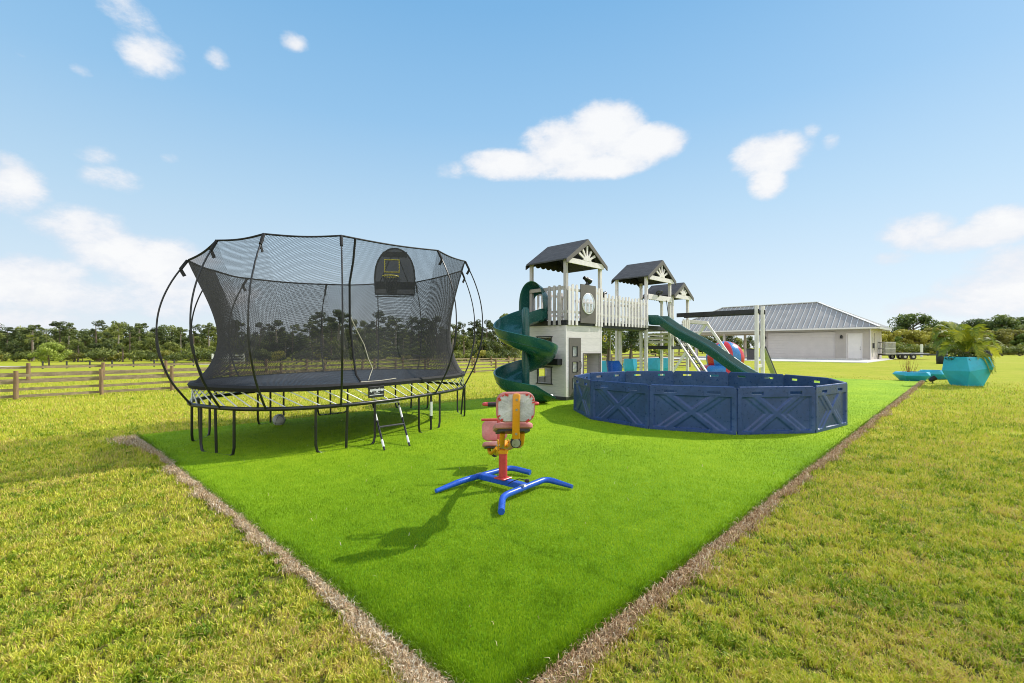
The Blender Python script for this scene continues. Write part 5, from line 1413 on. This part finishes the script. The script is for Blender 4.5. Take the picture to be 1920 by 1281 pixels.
def frond(parent, a, L, rise_, droop, mat, base, nl=26, lw=.036, ll=.34):
    pts = []; d = Vector((math.cos(a), math.sin(a), 0))
    for i in range(15):
        f = i/14; pts.append(base + d*(L*math.sin(f*1.35)/math.sin(1.35)*1.0*f**.15*.9) + Vector((0,0, rise_*math.sin(f*math.pi*.62) - droop*f*f)))
    V = []; F = []; T = []
    for i in range(14):                     # rachis
        w0 = .014*(1-i/15); s = Vector((-d.y, d.x, 0))*w0; o_ = len(V)
        V += [pts[i]-s, pts[i]+s, pts[i+1]+s*.9, pts[i+1]-s*.9]; F.append((o_,o_+1,o_+2,o_+3)); T += [.95]*4
    for k in range(nl):
        f = .14 + .86*k/nl; i = min(13, int(f*14)); p = pts[i].lerp(pts[i+1], f*14-i); tan = (pts[i+1]-pts[i]).normalized(); side = Vector((-d.y, d.x, 0))
        up = side.cross(tan); 
        if up.z < 0: up = -up
        lk = ll*(.45+.75*math.sin(math.pi*min(1, f*.9+.1)))*rnd.uniform(.85,1.1)
        for sg in (-1, 1):
            dr = (side*sg*.85 + tan*.75 + up*.25).normalized(); e1 = p + dr*lk*.55; e2 = p + (dr + Vector((0,0,-.35))).normalized()*lk
            wv = tan*lw; o_ = len(V); V += [p-wv*.5, p+wv*.5, e1+wv*.7, e1-wv*.7, e2]; F += [(o_,o_+1,o_+2,o_+3),(o_+3,o_+2,o_+4)]; tt = .35+.5*f*rnd.uniform(.5,1)+rnd.gauss(0,.1); T += [tt]*5
    me = bpy.data.meshes.new('frond'); me.from_pydata([v[:] for v in V], [], F)
    at_ = me.attributes.new('tone', 'FLOAT', 'POINT'); at_.data.foreach_set('value', np.clip(np.array(T, dtype=np.float32), 0, 1)); me.materials.append(mat)
    o = bpy.data.objects.new('frond', me); col.objects.link(o); o.parent = parent; return o
rnd.seed(21)
big = make_planter('planter', 'large faceted turquoise planter holding the bushy palm, at the right', .80, 1.1)
bg_ = gnd(1812, 723); big.location = (bg_.x, bg_.y, 0); big.rotation_euler = (0, 0, R(-8)); BX = bg_
pm_ = thing('potted_palm', 'bushy yellow green palm with arching fronds growing in the large turquoise planter', 'palm', (BX.x, BX.y, .98))
MB().tube([(0,0,0),(.03,.02,.2),(.03,.02,.32)], [.1,.085,.05], 10).build('trunk', M['bark'], pm_, smooth=True)
for a, L, ri, dp in ((185,1.65,.95,.5),(200,1.75,.6,.55),(165,1.5,1.25,.5),(140,1.3,1.5,.45),(110,1.0,1.55,.3),(75,1.1,1.5,.4),(45,1.4,1.25,.5),(20,1.7,.95,.5),(0,1.6,.6,.6),(-25,1.3,.9,.7),(-60,1.0,1.2,.7),(215,1.2,1.3,.6),(240,.9,1.45,.5),(-95,.8,1.4,.7),(-72,.95,.28,.95),(-60,1.05,.3,.9),(95,1.2,.8,.5),(262,.8,.9,.9)):
    frond(pm_, R(a + rnd.uniform(-6,6)), L*.82, ri*.88, dp, M['leaf_palm'], Vector((.03,.02,.22)), ll=.36)
uc = []
for _ in range(14):
    a = rnd.uniform(0, 6.28); rr = rnd.uniform(.1,.6); leafcloud(uc, Vector((rr*math.cos(a), rr*math.sin(a), rnd.uniform(.03,.16))), .16, 45, .045, .8)
fp_ = thing('underplanting', 'low leafy plants filling the rim of the large turquoise planter', 'plant', (BX.x, BX.y, .98)); leafmesh('foliage', uc, M['leaf_oak'], fp_)
for _ in range(1): pass
b1 = make_planter('planter', 'low faceted turquoise bowl with dry orange twigs, left of the large planter', .75, .40, .72)
q = gnd(1712, 714.5); b1.location = (q.x, q.y, 0); b1.rotation_euler = (0, 0, .7)
tw_ = thing('dry_plant', 'dry orange twiggy plant standing in the low turquoise bowl', 'plant', (q.x-.2, q.y, .33)); tm = MB()
for i in range(34):
    a = rnd.uniform(0, 6.28); r0 = rnd.uniform(0,.25); e = rnd.uniform(.1,.35); p0 = Vector((r0*math.cos(a), r0*math.sin(a), 0)); p1 = p0 + Vector((e*math.cos(a)*.6, e*math.sin(a)*.6, rnd.uniform(.25,.75)))
    tm.tube([p0, p0.lerp(p1,.5)+Vector((rnd.uniform(-.04,.04),0,0)), p1], [.006,.005,.003], 4)
tm.build('twigs', M['twig'], tw_)
b2 = make_planter('planter', 'second low turquoise bowl, between the twiggy bowl and the large planter', .72, .42, .72)
q = gnd(1752, 711.5); b2.location = (q.x, q.y, 0); b2.rotation_euler = (0, 0, .2)
sl = thing('garden_spotlight', 'small black ground spotlight on the lawn beside the turquoise bowls', 'spotlight', gnd(1749, 719))
MB().tube([(0,0,-.02),(0,0,.12)], .02, 8).build('stake', M['rubber'], sl)
MB().tube([(-.11,.02,.1),(-.04,0,.16),(.07,-.04,.24)], [.05,.09,.1], 14).build('lamp_head', M['rubber'], sl, smooth=True)
def teal_at(px, Y, wide, high, label, rz):
    o = make_planter('planter', label, wide, high); x = (px-960)/880*Y; o.location = (x, Y, 0); o.rotation_euler = (0,0,rz); return Vector((x, Y, high-.1))
pA = teal_at(1139, 18.3, .42, .93, 'tall turquoise planter beside the playhouse, behind the blue swing', .3)
pB = teal_at(1181, 21.2, .36, .95, 'small turquoise planter seen under the bridge between playset posts', .8)
pC = teal_at(1237, 20.6, .62, .99, 'wide turquoise planter seen under the second tower', .1)
for (p, s, lab, sd_) in ((pA, .62, 'young leafy tree in the tall turquoise planter beside the playhouse', 701), (pB, .6, 'slim young tree in the small turquoise planter under the bridge', 702)):
    t_ = make_broad(sd_, 3.2, .9, 'leaf_oak', n=16, low=.42, per=120, size=.07); t_.location = p; t_.scale = (s*1.25, s*1.25, s*1.0); tag(t_, lab, 'tree')
pp = thing('potted_palm', 'small green palm in the wide turquoise planter under the second tower', 'palm', pC)
MB().tube([(0,0,0),(0,0,.15)], [.05,.04], 8).build('trunk', M['bark'], pp)
for i in range(10): frond(pp, R(36*i+rnd.uniform(-8,8)), .75, rnd.uniform(.55,.95), .35, M['leaf_palm'], Vector((0,0,.1)), nl=16, ll=.2)

# ------------------------------------------------------------------ inflatable
ip = Vector((9.62, 21.2, 0))
inf = thing('inflatable_ball', 'giant red and blue striped inflatable ball on a ring base behind the green slide', 'inflatable', ip)
im = MB(); nr = 12; ns_ = 48
rows = [[Vector((.80*math.sin(q)*math.cos(2*math.pi*i/ns_), .80*math.sin(q)*math.sin(2*math.pi*i/ns_), .98+.76*math.cos(q))) for i in range(ns_+1)] for q in [math.pi*j/24 for j in range(25)]]
for i in range(ns_):
    im.grid([[r[i], r[i+1]] for r in rows], m=(i//4) % 2)
im.build('ball', [M['inf_red'], M['inf_blue']], inf, smooth=True)
tm_ = MB()
for i in range(ns_):
    a0, a1 = 2*math.pi*i/ns_, 2*math.pi*(i+1)/ns_
    pf = [(.82+.31*math.cos(2*math.pi*k/16), .36+.31*math.sin(2*math.pi*k/16)) for k in range(17)]
    tm_.grid([[Vector((r*math.cos(a0), r*math.sin(a0), z)) for r, z in pf], [Vector((r*math.cos(a1), r*math.sin(a1), z)) for r, z in pf]], m=((i+3)//6) % 2)
tm_.build('ring_base', [M['inf_red'], M['inf_blue']], inf, smooth=True)
for q in (.4, 1.7, 3.3): MB().tube([(.3*math.cos(q), .3*math.sin(q), 1.66), (.3*math.cos(q), .3*math.sin(q), 1.74)], .02, 6).build('anchor_tab', M['rubber'], inf)

# ------------------------------------------------------------------ garage
GO = Vector((33.6, 44.0, .28)); gr = thing('garage', 'pale stucco garage with a grey standing seam hip roof and open carport', 'building', GO, R(135))
# local: x runs left-back along the front wall, y towards the viewer's left... front faces -> local +y is outward to the viewer
def gy(v): return v
GL, GD, GH = 19.8, 7.0, 3.07
F_ = 1      # front wall lies on y = 0, the building fills y < 0 when rotated by 135 degrees
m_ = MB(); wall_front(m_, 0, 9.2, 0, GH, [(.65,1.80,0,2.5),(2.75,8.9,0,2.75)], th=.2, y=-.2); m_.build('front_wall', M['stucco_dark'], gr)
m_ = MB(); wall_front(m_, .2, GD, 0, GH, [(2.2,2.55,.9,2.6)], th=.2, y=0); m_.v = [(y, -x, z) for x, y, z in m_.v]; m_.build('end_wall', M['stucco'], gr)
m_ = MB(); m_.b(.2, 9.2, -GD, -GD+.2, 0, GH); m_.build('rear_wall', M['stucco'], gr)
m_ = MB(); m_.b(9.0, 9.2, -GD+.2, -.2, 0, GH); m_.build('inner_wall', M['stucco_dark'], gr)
d_o = MB().b(.66, 1.79, -.12, -.06, .02, 2.49).build('entry_door', M['door_white'], gr)
f = MB()
for q in ((.6,.65,0,2.55),(1.8,1.85,0,2.55),(.65,1.8,2.5,2.55)): f.b(q[0], q[1], -.1, .02, q[2], q[3])
f.build('door_frame', M['door_white'], d_o)
MB().b(.74, .80, -.06, .0, 1.0, 1.06).build('door_knob', M['black_metal'], d_o)
MB().b(.745, .795, -.06, -.02, 1.2, 1.25).build('door_lock', M['black_metal'], d_o)
gdm = MB()
for i in range(10): gdm.b(2.76, 8.89, -.17, -.13, .02+i*.27, .283+i*.27)
gd_o = gdm.build('garage_door', M['gdoor'], gr)
MB().b(.05, .1, -2.55, -2.2, .9, 2.6).build('side_window', M['dark_grey'], gr)
for x in (9.5, 13.4, 16.6, 19.6): MB().b(x-.12, x+.12, -.3, -.06, 0, GH-.35).build('carport_post', M['stucco'], gr)
for x in (9.5, 13.4, 16.6, 19.6): MB().b(x-.12, x+.12, -GD+.06, -GD+.3, 0, GH-.35).build('carport_post', M['stucco'], gr)
MB().b(9.2, GL, -.32, -.02, GH-.38, GH).build('carport_beam', M['stucco'], gr); MB().b(9.2, GL, -GD, -GD+.3, GH-.38, GH).build('carport_beam', M['stucco'], gr)
OV = .75; EZ = GH+.02; PZ = 6.0
E4 = [Vector((-OV, OV, EZ)), Vector((GL+OV, OV, EZ)), Vector((GL+OV, -GD-OV, EZ)), Vector((-OV, -GD-OV, EZ))]
R0, R1 = Vector((5.0, -GD/2, PZ)), Vector((GL-5.0, -GD/2, PZ))
rf = MB(); rf.add(E4 + [R0, R1], [(0,1,5,4),(1,2,5),(2,3,4,5),(3,0,4)]); rfo = rf.build('roof', M['metal_roof'], gr)
rb_ = MB()
for i in range(45):                                   # standing seams, front and rear slopes
    x = -OV + .25 + i*.49
    if x > GL+OV: break
    for y0, sg in ((OV, 1), (-GD-OV, -1)):
        yr = -GD/2
        f = 1.0
        if x < R0.x: f = (x+OV)/(R0.x+OV)
        elif x > R1.x: f = (GL+OV-x)/(GL+OV-R1.x)
        if f < .03: continue
        e = Vector((x, y0 + (yr-y0)*f, EZ + (PZ-EZ)*f)); rb_.bar((x, y0, EZ+.03), e + Vector((0,0,.03)), .05, .07)
for i in range(18):
    y = -GD-OV + .3 + i*.49
    if y > OV: break
    f = 1 - abs(y+GD/2)/(GD/2+OV)
    for x0, xr in ((-OV, R0.x), (GL+OV, R1.x)): rb_.bar((x0, y, EZ+.03), (x0+(xr-x0)*f, y, EZ+(PZ-EZ)*f+.03), .05, .07)
rb_.build('standing_seams', M['roof_rib'], rfo)
cp = MB(); cp.bar(R0+Vector((0,0,.03)), R1+Vector((0,0,.03)), .3, .08)
for a, b_ in ((E4[0],R0),(E4[3],R0),(E4[1],R1),(E4[2],R1)): cp.bar(a+Vector((0,0,.05)), b_+Vector((0,0,.05)), .24, .06)
cp.build('ridge_cap', M['roof_rib'], rfo)
fa = MB()
for a, b_ in zip(E4, E4[1:]+E4[:1]): fa.bar(a - Vector((0,0,.09)), b_ - Vector((0,0,.09)), .06, .17)
fa.build('fascia', M['roof_rib'], gr)
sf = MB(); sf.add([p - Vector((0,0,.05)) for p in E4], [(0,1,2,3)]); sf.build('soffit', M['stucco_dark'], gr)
ap = MB(); ap.b(-1.2, GL+1, -GD-.6, 10.5, -.34, .04); apo = ap.build('driveway', M['concrete']); apo.location = GO; apo.rotation_euler = (0,0,R(135)); tag(apo, kind='structure')
MB().tube([(-.02,.1,EZ-.2),(-.02,.04,EZ-.45),(-.02,.04,.1)], .05, 8).build('downspout', M['door_white'], gr, smooth=True)
gu = MB(); gu.bar(E4[0] + Vector((0,.09,-.08)), E4[1] + Vector((0,.09,-.08)), .12, .12); gu.build('gutter', M['door_white'], gr)
for x in (2.25, 9.05): lm_ = MB().lathe([(.05,0),(.11,.02),(.11,.26),(.04,.34)], 10, (x, .12, 2.05)).build('wall_lamp', M['black_metal'], gr)
MB().b(.2, 9.2, .0, .012, 0, .14).build('wall_base', M['concrete'], gr)
MB().tube([(-.01,-1.2,.3),(-.01,-1.2,2.2)], .03, 8).build('conduit', M['steel'], gr); MB().b(-.14, -.002, -1.5, -1.15, 1.1, 1.6).build('meter_box', M['dark_grey'], gr)
# dark bin by the carport
bn = at(1409, 668, 44); bino = thing('trash_bin', 'dark grey wheeled bin standing by the open carport', 'bin', (bn.x, bn.y, .28))
MB().prism([(-.3,0),(.3,0),(.36,1.0),(-.36,1.0)], -.3, .3, 'y').build('body', M['dark_grey'], bino, bevel=.03); MB().b(-.38,.38,-.34,.34,1.003,1.08).build('lid', M['bin_black'], bino, bevel=.02)

# ------------------------------------------------------------------ trailer, bins, post
tp_ = at(1690, 668, 47); trl = thing('utility_trailer', 'low black flatbed utility trailer with raised mesh tailgate beside the garage', 'trailer', (tp_.x, tp_.y, .28), R(-6))
MB().b(-2.0, 2.3, -.8, .8, .42, .54).build('bed', M['dark_grey'], trl)
tg = MB()
for i in range(9): tg.b(-2.04+.0, -2.0, -.75+i*.185, -.7+i*.185, .5, 1.75)
for z in (.55, 1.1, 1.7): tg.b(-2.06, -1.98, -.8, .8, z-.04, z+.04)
tg.v = [(x, y, z) for x, y, z in tg.v]; tgo = tg.build('tailgate', M['steel'], trl)
tgo.rotation_euler = (0, 0, R(0))
tg2 = MB()
for i in range(12): tg2.b(-2.0+i*.08, -1.97+i*.08, -.84, -.80, .5, 1.72)
for z in (.55, 1.1, 1.7): tg2.b(-2.02, -1.05, -.85, -.79, z-.04, z+.04)
tg2.build('side_rack', M['steel'], trl)
for x in (-.3, .45):
    for y in (-.9, .9):
        wo = MB().tube([(x, y-.09, .27), (x, y+.09, .27)], .27, 20).build('wheel', M['rubber'], trl, smooth=True); MB().tube([(x, y-.1, .27), (x, y+.1, .27)], .12, 14).build('hub', M['steel'], wo, smooth=True)
MB().bar((2.3,-.5,.45), (3.9,0,.45), .08, .1).build('tongue', M['dark_grey'], trl); MB().bar((2.3,.5,.45), (3.9,0,.452), .08, .1).build('tongue', M['dark_grey'], trl)
MB().tube([(3.6,0,.0),(3.6,0,.9)], .04, 8).build('jack', M['steel'], trl)
rnd.seed(31)
for i in range(7):
    o = thing('lumber_stack', 'white bundled boards lying on the flat trailer', 'boards', tuple(trl.matrix_world.translation + Vector((0,0,0))) if False else (tp_.x - .9 + i*.5, tp_.y - .1, .28+.545), R(-6+rnd.uniform(-25,25)), 'white boards on the trailer')
    MB().b(-.3,.3,-.5,.5,0,.05+.03*(i % 3)).build('board', M['white_plastic'], o); MB().b(-.28,.28,-.48,.48,.05+.03*(i % 3)+.004,.085+.03*(i % 3)).build('board', M['dark_grey'], o)
wp = at(1728, 662, 60); tag(MB().tube([(wp.x, wp.y, .2), (wp.x, wp.y, 1.9)], .14, 10).build('marker_post', M['white_plastic'], smooth=True), 'white round post standing in the field behind the trailer', 'post')
for px, Y, lab in ((1766, 34, 'black plastic drum left of the potted palm'), (1849, 34, 'black plastic drum behind the right side of the potted palm')):
    q = at(px, 667, Y); dm = thing('drum', lab, 'drum', (q.x, q.y, terrain(q.x, q.y)))
    k = 1.0 if px < 1800 else .98
    MB().lathe([(.3*k,0),(.31*k,.02),(.32*k,.3),(.335*k,.31),(.335*k,.34),(.32*k,.35),(.32*k,.62),(.335*k,.63),(.335*k,.66),(.31*k,.68),(.3*k,.9),(.26*k,.92)], 22).build('body', M['bin_black'], dm, smooth=True)
    MB().lathe([(.27*k,.921),(.27*k,.95),(.001,.955)], 22).build('lid', M['dark_grey'], dm, smooth=True)
